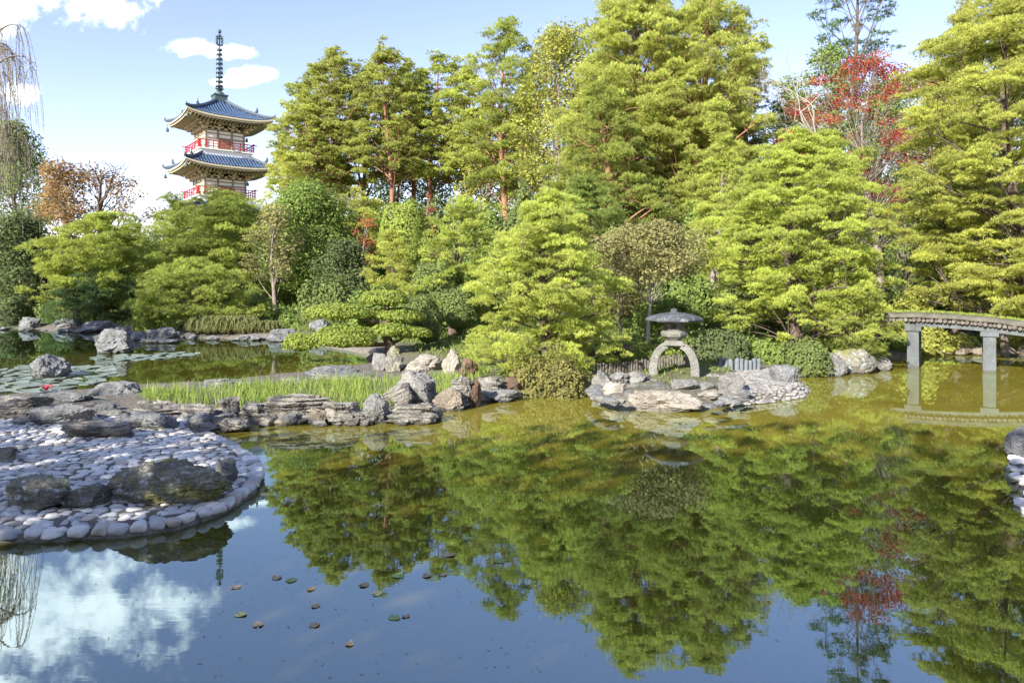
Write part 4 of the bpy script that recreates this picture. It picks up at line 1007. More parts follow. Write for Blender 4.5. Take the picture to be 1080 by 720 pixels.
FL = [(254, 648, .055, 'pad_yellow', 'pale yellow leaf with dark curled edge floating at lower left'), (398, 626, .055, 'pad_yellow', 'light yellow-green round leaf floating left of the large sunken ring'),
      (420, 607, .07, 'pad_green', 'green round leaf floating near the tree reflections'), (307, 612, .06, 'pad_green', 'half-sunk green leaf beside the dark ring leaf'), (416, 651, .06, 'pad_green', 'green leaf floating inside the large sunken ring'),
      (428, 650, .035, 'dead_leaf', 'small orange-brown leaf touching the green leaf in the ring'), (369, 679, .04, 'dead_leaf', 'small brown leaf floating alone at lower centre'), (272, 659, .05, 'dead_leaf', 'brown curled leaf inside the small left sunken ring'),
      (332, 659, .05, 'dead_leaf', 'greyish leaf rim at the right of the left sunken rings'), (333, 639, .045, 'dead_leaf', 'faint brown leaf above the left sunken rings'), (384, 617, .055, 'dead_leaf', 'dull leaf left of the light yellow-green leaf'),
      (450, 607, .055, 'dead_leaf', 'dark leaf with pale skin right of the green round leaf'), (467, 606, .045, 'dead_leaf', 'small dull leaf at the edge of the tree reflection'), (527, 591, .075, 'pad_green', 'pale leaf floating on the dark tree reflection'),
      (493, 568, .07, 'pad_green', 'small pale leaf farthest out on the tree reflection'), (474, 585, .07, 'dead_leaf', 'grey leaf under the small pale leaf on the reflection'), (292, 609, .055, 'dead_leaf', 'dark ring-shaped leaf at the left of the half-sunk green leaf'),
      (249, 619, .05, 'dead_leaf', 'shrivelled brown leaf below the spire reflection'), (328, 621, .045, 'dead_leaf', 'shrivelled leaf right of the half-sunk green leaf')]
for k, (a, b, r, mt, l) in enumerate(FL):
    o = link('floating_leaf', padmesh(M[mt], 40+k, .5, .07 if mt != 'pad_green' else .03), None, G(a, b)+np.array([0, 0, .003])); o.scale = (r*.82, r*.72, .10); o.rotation_euler = (0, 0, k*1.3); tag(o, l, 'leaf')
for (a, b, w, l) in ((437, 643, 46, 'largest sunken pot ring under the water at lower centre'), (286, 634, 21, 'small sunken ring at the top of the left group'), (266, 657, 23, 'small sunken ring at the bottom of the left group'), (290, 653, 50, 'wide faint sunken ring around the left pair'), (524, 603, 44, 'sunken ring at the edge of the tree reflection')):
    c = G(a, b); r = w*c[1]/FP; m = MB(); N = 48; pr = [(r*1.0, -.30), (r*1.02, -.03), (r*1.012, -.003), (r*.965, -.003), (r*.975, -.03), (r*.9, -.30)]
    for j in range(len(pr)-1):
        vs = []
        for i in range(N):
            t = 2*PI*i/N; vs += [(pr[j][0]*math.cos(t), pr[j][0]*math.sin(t), pr[j][1]), (pr[j+1][0]*math.cos(t), pr[j+1][0]*math.sin(t), pr[j+1][1])]
        m.add(vs, [(2*i, 2*((i+1) % N), 2*((i+1) % N)+1, 2*i+1) for i in range(N)])
    o = m.obj('sunken_pot', M['pot_rim'], None, c, smooth=True); tag(o, l, 'pot')

def specks():
    rg = np.random.default_rng(77); n = 130; px = np.concatenate((rg.uniform(200, 620, n), rg.uniform(0, 1080, n))); py = np.concatenate((rg.uniform(585, 715, n), rg.uniform(425, 715, n)))
    c = np.array([G(a, b) for a, b in zip(px, py)]); k = sdist(POLY_BEACH, c[:, 0], c[:, 1]) < -.1; c = c[k]; n = len(c); a = rg.uniform(0, 6.28, n); l = rg.uniform(.006, .05, n)*.5; w = rg.uniform(.002, .004, n)
    d = np.stack((np.cos(a)*l, np.sin(a)*l, 0*a), 1); e = np.stack((-np.sin(a)*w, np.cos(a)*w, 0*a), 1); c[:, 2] = .003
    v = np.stack((c-d, c-e, c+d, c+e), 1).reshape(-1, 3); o = link('drifting_needles', npmesh('drifting_needles', v, quads=np.arange(len(v)).reshape(-1, 4), tint=np.repeat(rg.uniform(0, 1, n), 4), mat=M['leaf_weep'])); tag(o, 'fallen needles and specks drifting on the pond surface', 'debris', kind='stuff')
specks()
# ------------------------------------------------------------------ trees and shrubs
# pine(label, px, Y, top, rpx, crown base, pads, profile, needles, seed)
# --- left bank
pine('broad light green garden pine on the far left bank left of the pagoda', 98, 43.5, 225, 68, .22, 54, 'dome', 'pine_bright', 21, Lpx=4.6, padf=.32)
pine('dark low spreading pine at the water on the far left bank', 105, 42, 288, 56, .12, 30, 'dome', 'pine_deep', 22, Lpx=4.2, padf=.36)
pine('round topped green pine just below the pagoda', 222, 47, 206, 78, .2, 66, 'umbrella', 'pine_green', 23, Lpx=4.6, padf=.32)
pine('low green pine spreading over the water below the pagoda', 212, 36.5, 276, 74, .22, 46, 'dome', 'pine_green', 24, Lpx=4.6, padf=.30, bark='bark_grey')
dome('yellowish rounded bush at the water between the far bank pines', 158, 36.2, 312, 24, 'leaf_clip', 25, leafpx=3, lumps=3, name='shrub')
broad('small garden tree with a reddish tinged top and grey trunk below the pagoda', 290, 43, 216, 36, .35, 18, .34, 'leaf_brown', 26, leafpx=3.2, dens=.8, bark='bark_grey')
broad('dark rounded evergreen right of the pagoda', 322, 47, 193, 58, .06, 40, .36, 'leaf_green', 27, leafpx=3.0, dens=1.3, name='evergreen_tree')
broad('dark evergreen wall of leaves behind the cloud-clipped tree', 362, 40, 252, 40, .05, 26, .40, 'leaf_dark', 28, leafpx=3.0, dens=1.3, name='evergreen_tree')
broad('dense dark evergreen at the far left edge of the bank', 22, 47, 225, 44, .04, 34, .40, 'leaf_dark', 29, leafpx=3.2, dens=1.2, name='evergreen_tree')
broad('tall dark tree behind the weeping branches at the left', 22, 62, 128, 46, .25, 34, .34, 'leaf_green', 30, leafpx=3.0, dens=1.2)
broad('orange leaved maple between the weeping branches and the bare trunk tree', 62, 56, 168, 44, .3, 30, .30, 'leaf_orange', 31, leafpx=3.0, dens=.75, name='maple_tree', cat='maple')
broad('half bare tree with a forked dark trunk and few orange leaves', 108, 57, 176, 66, .5, 34, .18, 'leaf_orange', 32, leafpx=2.8, dens=.5, bark='bark_dark', lean=.05, trunk_r=.26)
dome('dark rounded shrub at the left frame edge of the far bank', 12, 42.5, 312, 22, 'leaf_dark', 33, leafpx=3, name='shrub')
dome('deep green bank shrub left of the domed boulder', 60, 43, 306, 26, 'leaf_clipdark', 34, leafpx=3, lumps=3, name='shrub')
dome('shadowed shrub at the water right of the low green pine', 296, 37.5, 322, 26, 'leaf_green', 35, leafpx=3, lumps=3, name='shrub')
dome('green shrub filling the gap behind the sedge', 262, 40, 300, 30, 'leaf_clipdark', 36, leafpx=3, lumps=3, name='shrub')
pine('green pine filling the bank between the broad pine and the round topped one', 176, 50, 208, 50, .1, 44, 'umbrella', 'pine_green', 37, Lpx=4.4, padf=.32)
broad('dark leafy tree filling the sky gap left of the red maple', 828, 50, 84, 46, .1, 40, .28, 'leaf_green', 38, leafpx=3.2, dens=.9)
broad('dark green tree behind the right half of the red maple', 930, 46, 84, 56, .1, 44, .28, 'leaf_green', 39, leafpx=3.2, dens=.9)
# --- left hill: tall red pines
TG = 'tall red pines on the left hill'
for i, (px, top, r, sd, mt, l, Yq) in enumerate(((320, 98, 46, 41, 'pine_tall', 'leftmost tall red pine, its boughs reaching beside the pagoda', 60), (346, 54, 54, 42, 'pine_tall', 'second tall red pine from the left, highest crown of the left pair', 62),
      (382, 74, 50, 43, 'pine_bright', 'tall red pine filling the gap between the two highest left crowns', 64), (414, 56, 54, 44, 'pine_tall', 'tall red pine with forked reddish trunk at the centre of the left hill', 60),
      (455, 58, 52, 45, 'pine_bright', 'tall red pine right of the forked one, flat topped', 62), (492, 74, 52, 46, 'pine_tall', 'right end tall red pine of the left hill row', 61), (326, 74, 44, 141, 'pine_green', 'shorter tall red pine tucked behind the second from the left', 66), (434, 72, 44, 142, 'pine_green', 'shorter tall red pine tucked behind the forked one', 66))):
    pine(l, px, Yq, top, r, .44, 54, ('umbrella', 'dome')[i % 2], mt, sd, bark='bark_red', Lpx=3.6, padf=.28, flat=.2, bend=.045, group=TG, dens=.9, trunk_r=.30, wid=.22)
pine('pale yellow pine leaning low beside the pagoda foot', 290, 55, 160, 46, .2, 30, 'dome', 'pine_yellow', 47, bark='bark_red', Lpx=4.2, padf=.34)
pine('dark topped pine with an orange trunk left of the yellow tree', 536, 55, 20, 56, .35, 46, 'dome', 'pine_green', 48, bark='bark_red', Lpx=4.4, padf=.32, flat=.24, bend=.05, trunk_r=.32)
broad('tall yellow-green leafed tree turning gold on the ridge', 596, 53, 24, 66, .2, 66, .27, 'leaf_yellowgreen', 49, leafpx=3.2, dens=.9)
broad('green leafy tree behind the orange trunk pine', 512, 58, 120, 40, .1, 26, .32, 'leaf_yellowgreen', 50, leafpx=3.0, dens=.9)
pine('pine crown showing between the yellow tree and the central pair', 626, 50, 6, 54, .2, 54, 'dome', 'pine_green', 40, bark='bark_red', Lpx=4.4, padf=.32)
pine('lower pine crown left of the yellow leafed tree', 556, 56, 58, 48, .2, 46, 'dome', 'pine_tall', 99, bark='bark_red', Lpx=4.2, padf=.32)
# --- middle hill
pine('highest pine at the top edge, left one of the central pair', 668, 47, -10, 90, .06, 120, 'umbrella', 'pine_tall', 51, bark='bark_red', Lpx=4.6, padf=.34, bend=.04)
pine('highest pine at the top edge, right one of the central pair', 738, 45, -14, 84, .06, 120, 'umbrella', 'pine_tall', 52, bark='bark_red', Lpx=4.6, padf=.34, bend=.04)
pine('pine filling the slope below the central pair', 640, 40, 88, 74, .12, 64, 'dome', 'pine_green', 53, bark='bark_red', Lpx=4.6, padf=.30)
pine('dark green pine top seen at the gap right of the central pair', 794, 52, 18, 50, .3, 36, 'tall', 'pine_deep', 54, Lpx=4.4, padf=.34, bark='bark_red')
pine('slender light green pine with pale trunk before the central pair', 752, 33, 112, 54, .16, 46, 'cone', 'pine_light', 55, bark='bark_grey', Lpx=4.8, padf=.34)
pine('lone tall pine with a bare upper trunk rising past the top edge', 898, 50, -75, 48, .50, 34, 'tall', 'pine_deep', 56, bark='bark_dark', Lpx=4.4, padf=.30, bend=.02, trunk_r=.30)
broad('dark leafy tree below the lone tall pine', 866, 47, 44, 62, .2, 46, .24, 'leaf_green', 57, leafpx=3.2, dens=.9)
broad('red autumn maple on the ridge beside the lone tall pine', 926, 36, 60, 100, .42, 110, .15, 'leaf_red', 58, leafpx=2.6, dens=.42, squash=.4, kind='umbrella', name='maple_tree', cat='maple', bark='bark_grey')
broad('low red maple boughs behind the bare white tree', 832, 39, 132, 34, .6, 12, .28, 'leaf_red', 59, leafpx=3.2, dens=.55, name='maple_tree', cat='maple')
broad('small red maple between the red pine trunks on the left hill', 454, 48, 202, 13, .35, 6, .5, 'leaf_red', 60, leafpx=3, dens=.7, name='maple_tree', cat='maple')
broad('dark crimson maple left of the round clipped tree', 386, 46, 226, 18, .4, 8, .42, 'leaf_red', 61, leafpx=3, dens=.7, name='maple_tree', cat='maple')
# --- middle ground
pine('yellow-green spreading pine behind the dark clipped domes', 478, 29, 206, 54, .15, 44, 'dome', 'pine_bright', 62, Lpx=4.6, padf=.32)
pine('wide bright pine behind the central pine', 606, 26.5, 192, 72, .2, 50, 'dome', 'pine_mid', 63, Lpx=5, padf=.32)
pine('pale yellow layered pine left of the spreading pine', 412, 37, 240, 38, .2, 26, 'dome', 'pine_yellow', 64, Lpx=4.4, padf=.36)
dome('round pale clipped tree below the tall red pines', 428, 42, 210, 29, 'leaf_clip', 65, bot=265, leafpx=2.6)
pine('flat pale pine pad left of the round clipped tree', 375, 48, 200, 36, .5, 12, 'umbrella', 'pine_yellow', 66, Lpx=4.2, padf=.5)
pine('central bright garden pine leaning over the leafy shrub', 578, 17.8, 212, 98, .10, 84, 'dome', 'pine_light', 67, Lpx=4.8, padf=.27, bend=.06, bark='bark_dark', trunk_r=.15, flat=.22, m=6)
pine('big spreading garden pine right of the lantern', 842, 21.5, 140, 104, .16, 88, 'dome', 'pine_bright', 68, Lpx=4.6, padf=.26, bark='bark_dark', trunk_r=.2, flat=.22, m=6)
pine('yellow-green pine mass above the big spreading pine', 862, 25.5, 140, 76, .2, 56, 'dome', 'pine_bright', 69, Lpx=5, padf=.3)
# --- right side
pine('large overhanging pine at the right frame edge', 1098, 23, -30, 142, .2, 120, 'dome', 'pine_yellow', 70, Lpx=4.7, padf=.24, bark='bark_dark', trunk_r=.25, m=6, flat=.2)
pine('tall yellow-green pine behind the overhanging one', 1046, 30, 8, 80, .1, 100, 'dome', 'pine_yellow', 71, Lpx=5, padf=.28, bark='bark_dark')
pine('layered light pine left of the overhanging one', 1012, 27, 128, 54, .15, 66, 'dome', 'pine_bright', 72, Lpx=5, padf=.3)
broad('gold tinged leafy tree hanging over the bridge', 1062, 24.5, 205, 62, .45, 26, .26, 'leaf_yellowgreen', 73, leafpx=4.2, dens=.55)
broad('dark wood edge tree behind the bridge', 990, 33, 190, 70, .05, 34, .33, 'leaf_dark', 74, leafpx=3.4, dens=1.0)
broad('thin twin stemmed tree on the slope behind the bridge', 957, 28.5, 232, 26, .6, 9, .4, 'leaf_green', 75, leafpx=3.6, dens=.6, bark='bark_grey', stems=2, trunk_r=.09)
broad('dark wood edge tree at the right frame edge', 1090, 33, 180, 70, .05, 34, .33, 'leaf_dark', 76, leafpx=3.4, dens=1.0)
pine('low pine boughs hanging over the left head of the bridge', 902, 20.6, 292, 46, .15, 26, 'dome', 'pine_green', 96, Lpx=4.7, padf=.34, m=6)
# brownish topiary with pale branches
broad('rounded olive brown tree with pale branches above the lantern', 684, 21.5, 234, 76, .62, 84, .21, 'leaf_brown', 77, leafpx=3.2, dens=.8, bark='bark_white', trunk_r=.07, squash=.7)
broad('low russet foliage tree below the rounded olive brown tree', 655, 23, 288, 40, .45, 14, .34, 'leaf_brown', 78, leafpx=3.4, dens=.6, bark='bark_grey')
# cloud-clipped tree
def cloudtree():
    Y = 23.0; z0 = ground((410-540)*Y/FP, Y); root = thing('cloud_pruned_tree', 'yellow-green cloud-clipped tree with flat pads leaning over the pond', 'topiary tree', ((410-540)*Y/FP, Y, z0)); s = Y/FP
    pads = [(358, 326, 35, 11.5, -.2), (404, 312, 27, 11, .3), (367, 350, 33, 15, -.7), (322, 357, 19, 12, -.5), (416, 331, 30, 10, .5), (414, 345, 20, 9, -.4), (432, 349, 22, 8, 0.1), (396, 338, 22, 9, .6)]
    ps = []; tb = TB(); T = np.array([0, 0, 0.]); tb.add([(0, 0, -.1), (.05, .02, .3), (-.1, .05, .62), (-.02, 0, 1.0), (.0, .1, 1.35)], [.22, .18, .15, .12, .07], 9)
    for (px, py, rx, rz, dy) in pads:
        c = np.array([(px-410)*s, dy, CH+(HZ-py)*s-z0-rz*s*.3]); ps.append((tuple(c), rx*s, rx*s*.8, rz*s*.88)); st = np.array([0, 0, max(.35, c[2]-.35)])
        tb.add(bez(st, (st+c)/2+np.array([0, 0, -.12]), c, 7), np.linspace(.07, .03, 7), 6)
    clipped(root, ps, 'leaf_clip', Y, 79, 2.5, 1.4, 'clipped_pad', bottom=.6, rough=.04, up=.2)
    link('trunk', tb.mesh('trunk', M['bark_dark']), root)
cloudtree()
# clipped domes and shrubs
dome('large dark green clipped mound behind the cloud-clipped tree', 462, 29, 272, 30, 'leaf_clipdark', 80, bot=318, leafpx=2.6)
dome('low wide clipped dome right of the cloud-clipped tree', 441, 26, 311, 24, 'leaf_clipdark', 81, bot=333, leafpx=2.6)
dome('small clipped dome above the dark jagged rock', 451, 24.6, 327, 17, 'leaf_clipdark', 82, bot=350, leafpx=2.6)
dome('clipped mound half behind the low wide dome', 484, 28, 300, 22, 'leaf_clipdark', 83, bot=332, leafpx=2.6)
dome('olive leafy shrub at the water under the central pine', 582, 15.9, 366, 46, 'leaf_shrub', 84, leafpx=3.4, lumps=9, name='shrub', dens=.6, rough=.2)
dome('small yellow-green shrub left of the leafy shrub', 540, 17.3, 388, 20, 'leaf_clip', 85, leafpx=3.2, lumps=3, name='shrub', rough=.12)
dome('dark loose shrub just right of the lantern', 762, 20.2, 341, 34, 'leaf_dark', 86, leafpx=3.6, lumps=8, name='shrub', rough=.22, dens=.7)
dome('shaded green shrub behind the pale stone stakes', 800, 20.6, 352, 34, 'leaf_green', 87, leafpx=3.6, lumps=8, name='shrub', rough=.22, dens=.7)
dome('round dark green shrub behind the grey pointed boulder', 850, 19.4, 357, 27, 'leaf_clipdark', 88, leafpx=3.0, name='shrub', rough=.05)
dome('green shrub on the bank left of the bridge head', 890, 22, 350, 30, 'leaf_green', 89, leafpx=3.4, lumps=4, name='shrub', rough=.12)
dome('low moss green hedge behind the log edging', 672, 19.6, 358, 48, 'leaf_clip', 90, leafpx=3, lumps=7, name='shrub', rough=.1, depth=.5)
dome('green mound behind the stone lantern', 716, 21.2, 346, 26, 'leaf_green', 91, leafpx=3.2, lumps=3, name='shrub', rough=.12)
dome('bright leafy bush on the slope above the bridge head', 960, 25.2, 303, 32, 'leaf_yellowgreen', 92, leafpx=4, lumps=4, name='shrub', rough=.15, dens=.7)
dome('bright bush seen under the bridge between the piers', 1008, 26.6, 348, 26, 'leaf_yellowgreen', 93, leafpx=4, lumps=4, name='shrub', rough=.15, dens=.7)
dome('low bush behind the right bridge pier', 1066, 27, 340, 30, 'leaf_green', 94, leafpx=4, lumps=4, name='shrub', rough=.15, dens=.8)
dome('sunlit bush on the far shore framed by the two bridge piers', 985, 25.4, 342, 24, 'leaf_yellowgreen', 97, leafpx=4, lumps=4, name='shrub', rough=.15, dens=.7)
dome('yellow-green bush on the far shore at the right frame edge', 1085, 26, 330, 34, 'leaf_yellowgreen', 98, leafpx=4, lumps=4, name='shrub', rough=.15, dens=.7)
dome('small bush seen under the left end of the bridge', 946, 25.0, 350, 24, 'leaf_green', 95, leafpx=3.6, lumps=4, name='shrub', rough=.15)
# shrubs and trees that close the wood behind
rgf = random.Random(9); UG = 'understory shrubs on the wooded slope'
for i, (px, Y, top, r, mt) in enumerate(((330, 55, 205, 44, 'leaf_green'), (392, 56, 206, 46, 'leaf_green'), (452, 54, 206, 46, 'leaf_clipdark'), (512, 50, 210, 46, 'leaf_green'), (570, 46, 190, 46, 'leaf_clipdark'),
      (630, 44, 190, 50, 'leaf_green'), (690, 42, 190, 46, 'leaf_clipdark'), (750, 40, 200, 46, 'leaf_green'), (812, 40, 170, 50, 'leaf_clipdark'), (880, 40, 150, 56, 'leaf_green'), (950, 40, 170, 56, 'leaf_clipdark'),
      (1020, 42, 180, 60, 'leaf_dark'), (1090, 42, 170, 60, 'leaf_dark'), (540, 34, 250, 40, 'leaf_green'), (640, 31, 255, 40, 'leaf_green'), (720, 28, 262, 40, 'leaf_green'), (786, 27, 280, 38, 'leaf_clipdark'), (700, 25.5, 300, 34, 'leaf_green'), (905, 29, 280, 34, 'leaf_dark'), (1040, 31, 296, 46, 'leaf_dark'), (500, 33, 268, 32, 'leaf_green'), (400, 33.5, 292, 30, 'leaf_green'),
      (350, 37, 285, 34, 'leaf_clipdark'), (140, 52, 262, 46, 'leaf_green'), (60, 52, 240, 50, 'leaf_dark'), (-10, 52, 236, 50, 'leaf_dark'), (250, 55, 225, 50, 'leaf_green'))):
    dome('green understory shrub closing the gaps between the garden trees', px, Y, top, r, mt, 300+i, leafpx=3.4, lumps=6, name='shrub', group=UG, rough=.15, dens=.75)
BG = 'far trees closing the wood behind the pines'
for i, (px, Y, top, r) in enumerate(((345, 75, 150, 46), (420, 76, 142, 50), (490, 74, 138, 50), (555, 72, 110, 50), (630, 68, 80, 54), (700, 66, 60, 56), (775, 64, 100, 50), (850, 60, 100, 54), (925, 58, 92, 54), (1000, 55, 60, 60), (1080, 52, 30, 66))):
    broad('far leafy tree closing the wood behind the pines', px, Y, top, r, .04, 44, .30, 'leaf_green' if i % 3 else 'leaf_yellowgreen', 400+i, leafpx=3.0, dens=.8, group=BG)
# bare white branched tree
def baretree(label, px, Y, top, base_py, seed, bark, length, depth, spread, up, lean, r, name='bare_tree'):
    rng = np.random.default_rng(seed); x = (px-540)*Y/FP; z0 = ground(x, Y) if base_py is None else CH+(HZ-base_py)*Y/FP
    root = thing(name, label, 'tree', (x, Y, ground(x, Y)-.1)); tb = TB(); tips = []; zz = z0-(ground(x, Y)-.1)
    tb.add([(0, 0, 0), (.1, 0, zz*.5), (0, 0, zz)], [r*1.4, r*1.2, r], 8)
    for k in range(3): grow(rng, tb, np.array([0, 0, zz]), unit(np.array([lean+rng.normal(0, .5), rng.normal(0, .3), .8])), length, r*.8, depth, tips, spread, up)
    link('trunk', tb.mesh('trunk', M[bark]), root); return root
baretree('bare pale branched tree in front of the red maple', 862, 32, 90, 150, 5, 'bark_white', 1.7, 5, .85, .05, -.3, .06)
baretree('thin bare tree among the orange leaves on the far left', 104, 56.5, 180, 216, 6, 'bark_dark', 1.7, 3, .9, .05, .4, .14)
# weeping tree at the left edge
def weeping():
    Y = 36; x = (-16-540)*Y/FP; z0 = ground(x, Y) if ground(x, Y) > 0 else 0; rng = np.random.default_rng(3); s = Y/FP
    root = thing('weeping_tree', 'weeping cherry trailing thin bare strands at the left frame edge', 'weeping tree', (x, Y, z0)); H_ = CH+(HZ-60)*s-z0; tb = TB()
    tb.add([(0, 0, -.2), (.25, .1, H_*.3), (.1, 0, H_*.6), (-.1, .1, H_*.8), (-.2, 0, H_*1.1)], [.3, .26, .2, .15, .08], 9); st = TB(); vs, ts = [], []
    for i in range(16):
        a = rng.uniform(-1.1, 1.1) if i % 3 else rng.uniform(1.2, 5); z = H_*rng.uniform(.62, 1.15); rr = rng.uniform(.9, 3.1)
        e = np.array([math.cos(a)*rr, math.sin(a)*rr, z+rng.uniform(-.2, .5)]); p = bez(np.array([-.1, 0, z-.8]), np.array([e[0]*.6, e[1]*.6, z+1.0]), e, 9); tb.add(p, np.linspace(.07, .02, 9), 6)
        for k in range(16):
            q = p[rng.integers(3, 9)]+rng.normal(0, .1, 3); L = rng.uniform(1.8, 5.5); L = min(L, q[2]-.4); o = rng.normal(.15, .30, 2)
            c = bez(q, q+np.array([o[0], o[1], .2]), q+np.array([o[0]*1.5, o[1]*1.5, -L]), 8); c[2:, :2] += np.cumsum(rng.normal(0, .035, (6, 2)), 0); st.add(c, np.linspace(.016, .008, 8), 3)
            n = 26; f = rng.uniform(.25, 1, n)*7; j = np.minimum(6, f.astype(int)); P = c[j]+(c[j+1]-c[j])*(f-j)[:, None]+rng.normal(0, .05, (n, 3))
            v, t = leaves(rng, P, unit(rng.normal(size=(n, 3))), .085, rng.uniform(.2, .8)+rng.normal(0, .15, n), .35); vs.append(v); ts.append(t)
    link('trunk', tb.mesh('trunk', M['bark_grey']), root); link('strands', st.mesh('strands', M['bark_grey']), root); link('leaves', leafmesh('leaves', vs, ts, M['leaf_weep']), root)
weeping()
# stone marker on the slope beyond the bridge
def marker():
    Y = 29.0; x = (1015-540)*Y/FP; z0 = ground(x, Y)-.05; s = Y/FP; zt = CH+(HZ-277)*s-z0
    root = thing('stone_post_lantern', 'slim grey stone post lantern on the shaded slope behind the bridge', 'stone lantern', (x, Y, z0)); zb = CH+(HZ-305)*s-z0
    b = MB(); b.lathe([(.34, 0), (.34, zb), (.28, zb+.08), (.2, zb+.22), (.15, zb+.34)], 6); b.obj('base', M['stone_lantern'], root)
    b = MB(); b.lathe([(.14, zb+.32), (.12, zt-.25), (.15, zt-.22), (.15, zt-.12)], 10); b.obj('shaft', M['stone_lantern'], root)
    b = MB(); b.lathe([(.22, zt-.12), (.24, zt-.05), (.16, zt), (.16, zt+.25), (.13, zt+.26)], 6); b.obj('firebox', M['stone_lantern'], root)
    b = MB(); b.lathe([(.15, zt+.26), (.36, zt+.27), (.36, zt+.33), (.14, zt+.5), (.05, zt+.6)], 6); b.obj('roof_cap', M['stone_lantern'], root)
marker()
# trees standing on the bank behind the viewer: they shade the near water and the cobble beach
SG = 'shade trees on the near bank behind the viewer'
for i, (x, y, h, r) in enumerate(SHADE):
    zb = ground(x, y); f = FP/max(y+30, 1)
    rng = np.random.default_rng(500+i); root = thing('broadleaf_tree', 'tall leafy tree on the near bank behind the viewer', 'tree', (x, y, zb-.1), 0, SG); tb = TB(); tb.add([(0, 0, 0), (.1, 0, h*.4), (0, .1, h*.8)], [.3, .24, .1], 9); vs, ts = [], []
    for k in range(26):
        dv = unit(rng.normal(size=3)); c = np.array([0, 0, h*.62])+dv*np.array([r, r, h*.36])*rng.uniform(.35, .9); cr = r*.36; tb.add(bez(np.array([0, 0, h*.4]), c*.5+np.array([0, 0, h*.25]), c, 5), np.linspace(.08, .02, 5), 5)
        n = 105; q = unit(rng.normal(size=(n, 3))); v, t = leaves(rng, c+q*cr*rng.uniform(.4, 1.1, (n, 1)), unit(rng.normal(size=(n, 3))), .42, .5+rng.normal(0, .15, n)); vs.append(v); ts.append(t)
    link('trunk', tb.mesh('trunk', M['bark_dark']), root); link('crown', leafmesh('crown', vs, ts, M['leaf_green']), root)

# ------------------------------------------------------------------ sky, sun, camera
SUN = Vector((-.58, -.81, .50)).normalized()
el = math.asin(SUN.z); rot = math.atan2(SUN.x, SUN.y)
w = bpy.data.worlds.new('World'); scene.world = w; w.use_nodes = True; nt = w.node_tree; nt.nodes.clear()
out = nt.nodes.new('ShaderNodeOutputWorld'); bg = nt.nodes.new('ShaderNodeBackground'); nt.links.new(bg.outputs[0], out.inputs[0]); bg.inputs[1].default_value = SKY
sky = nt.nodes.new('ShaderNodeTexSky'); sky.sky_type = 'NISHITA'; sky.sun_disc = False; sky.sun_elevation = el; sky.sun_rotation = rot; sky.air_density = 1.0; sky.dust_density = .15; sky.ozone_density = 1.6
tc = nt.nodes.new('ShaderNodeTexCoord'); sp = nt.nodes.new('ShaderNodeSeparateXYZ'); nt.links.new(tc.outputs['Generated'], sp.inputs[0])
yy = mathn(nt, 'MAXIMUM', sp.outputs[1], .02); u = mathn(nt, 'DIVIDE', sp.outputs[0], yy); v = mathn(nt, 'DIVIDE', sp.outputs[2], yy)
cb = nt.nodes.new('ShaderNodeCombineXYZ'); nt.links.new(u, cb.inputs[0]); nt.links.new(v, cb.inputs[1])
n1 = noise_n(nt, cb.outputs[0], 11, 8, .62, .3); n2 = noise_n(nt, cb.outputs[0], 34, 5, .6)
best = None
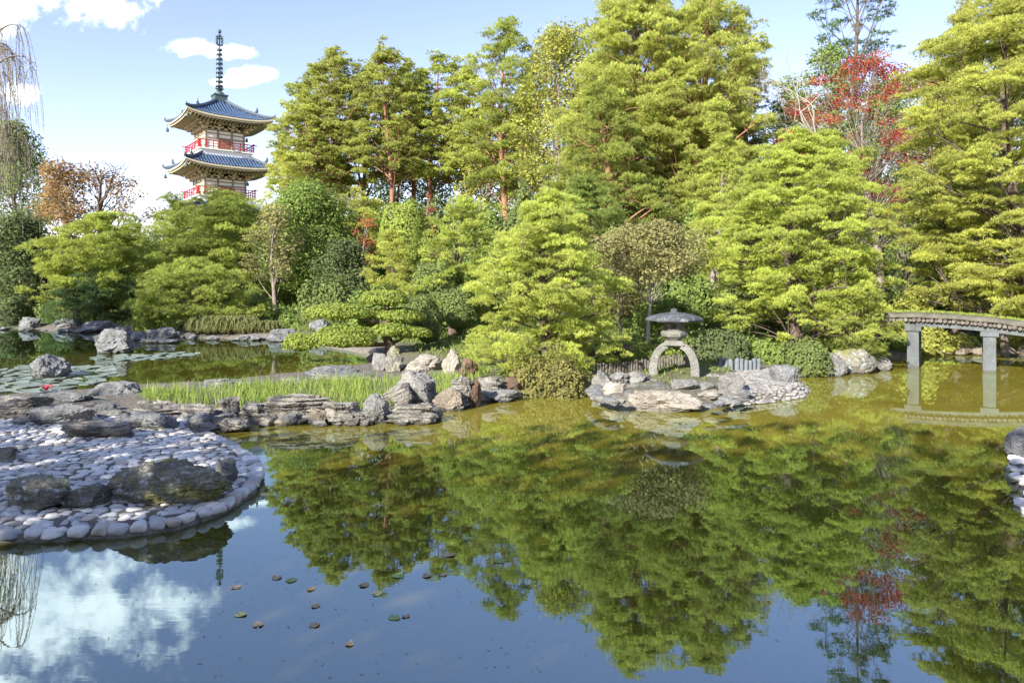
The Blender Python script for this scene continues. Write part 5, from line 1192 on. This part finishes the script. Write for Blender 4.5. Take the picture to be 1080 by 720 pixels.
for (px, py, a, b, wt) in ((20, -40, 126, 58, 1.1), (70, -8, 60, 24, .7), (-30, -5, 90, 40, 1.1), (186, -32, 40, 28, 1.0), (120, -52, 60, 40, 1.0), (165, -50, 30, 18, .8), (205, 50, 34, 10, .95), (236, 54, 28, 9, .9), (268, 80, 22, 9, .95), (248, 86, 26, 6, .8), (16, 98, 24, 16, .95), (150, 200, 70, 44, .40), (-10, -120, 60, 26, .9), (620, -190, 200, 40, .5)):
    du = mathn(nt, 'MULTIPLY', mathn(nt, 'SUBTRACT', u, (px-540)/FP), FP/a); dv = mathn(nt, 'MULTIPLY', mathn(nt, 'SUBTRACT', v, (HZ-py)/FP), FP/b)
    r = mathn(nt, 'SQRT', mathn(nt, 'ADD', mathn(nt, 'MULTIPLY', du, du), mathn(nt, 'MULTIPLY', dv, dv))); m_ = mathn(nt, 'SUBTRACT', wt, mathn(nt, 'MULTIPLY', r, .75))
    best = m_ if best is None else mathn(nt, 'MAXIMUM', best, m_)
al = mathn(nt, 'ADD', best, mathn(nt, 'ADD', mathn(nt, 'MULTIPLY', mathn(nt, 'SUBTRACT', n1, .5), 2.3), mathn(nt, 'MULTIPLY', mathn(nt, 'SUBTRACT', n2, .5), .9)))
alpha = ramp(nt, al, [(.10, 0.0), (.85, .95)], 'EASE')
ccol = ramp(nt, n1, [(.3, (.72*CLOUD, .76*CLOUD, .83*CLOUD)), (.65, (CLOUD, CLOUD, CLOUD*1.0))])
skc = mixc(nt, 1.0, sky.outputs[0], SKYTINT, 'MULTIPLY')
nt.links.new(mixc(nt, alpha, skc, ccol), bg.inputs[0])
sl = bpy.data.lights.new('sun', 'SUN'); sl.energy = SUNE; sl.angle = math.radians(.5); sl.color = (1, .94, .82)
so = bpy.data.objects.new('sun', sl); COL.objects.link(so); so.rotation_euler = SUN.to_track_quat('Z', 'Y').to_euler(); so.location = (-30, -40, 40)
cam = bpy.data.cameras.new('camera'); cam.lens = 24; cam.sensor_width = 36; cam.shift_y = (HZ-360)/1080; cam.clip_end = 2000; cam.clip_start = .1
co = bpy.data.objects.new('camera', cam); COL.objects.link(co); co.location = (0, 0, CH); co.rotation_euler = (PI/2, 0, 0); scene.camera = co
scene.render.engine = 'CYCLES'; cy = scene.cycles; cy.max_bounces = 7; cy.diffuse_bounces = 3; cy.glossy_bounces = 3; cy.transmission_bounces = 3; cy.transparent_max_bounces = 6; cy.caustics_reflective = False; cy.caustics_refractive = False
cy.use_denoising = True; cy.use_adaptive_sampling = True; cy.adaptive_threshold = .015; cy.sample_clamp_indirect = 6
try: cy.denoiser = 'OPENIMAGEDENOISE'; cy.denoising_input_passes = 'RGB_ALBEDO_NORMAL'
except Exception: pass
vs_ = scene.view_settings; vs_.view_transform = 'Standard'; vs_.look = 'None'; vs_.exposure = EXPO; vs_.gamma = 1.0; vs_.use_curve_mapping = False
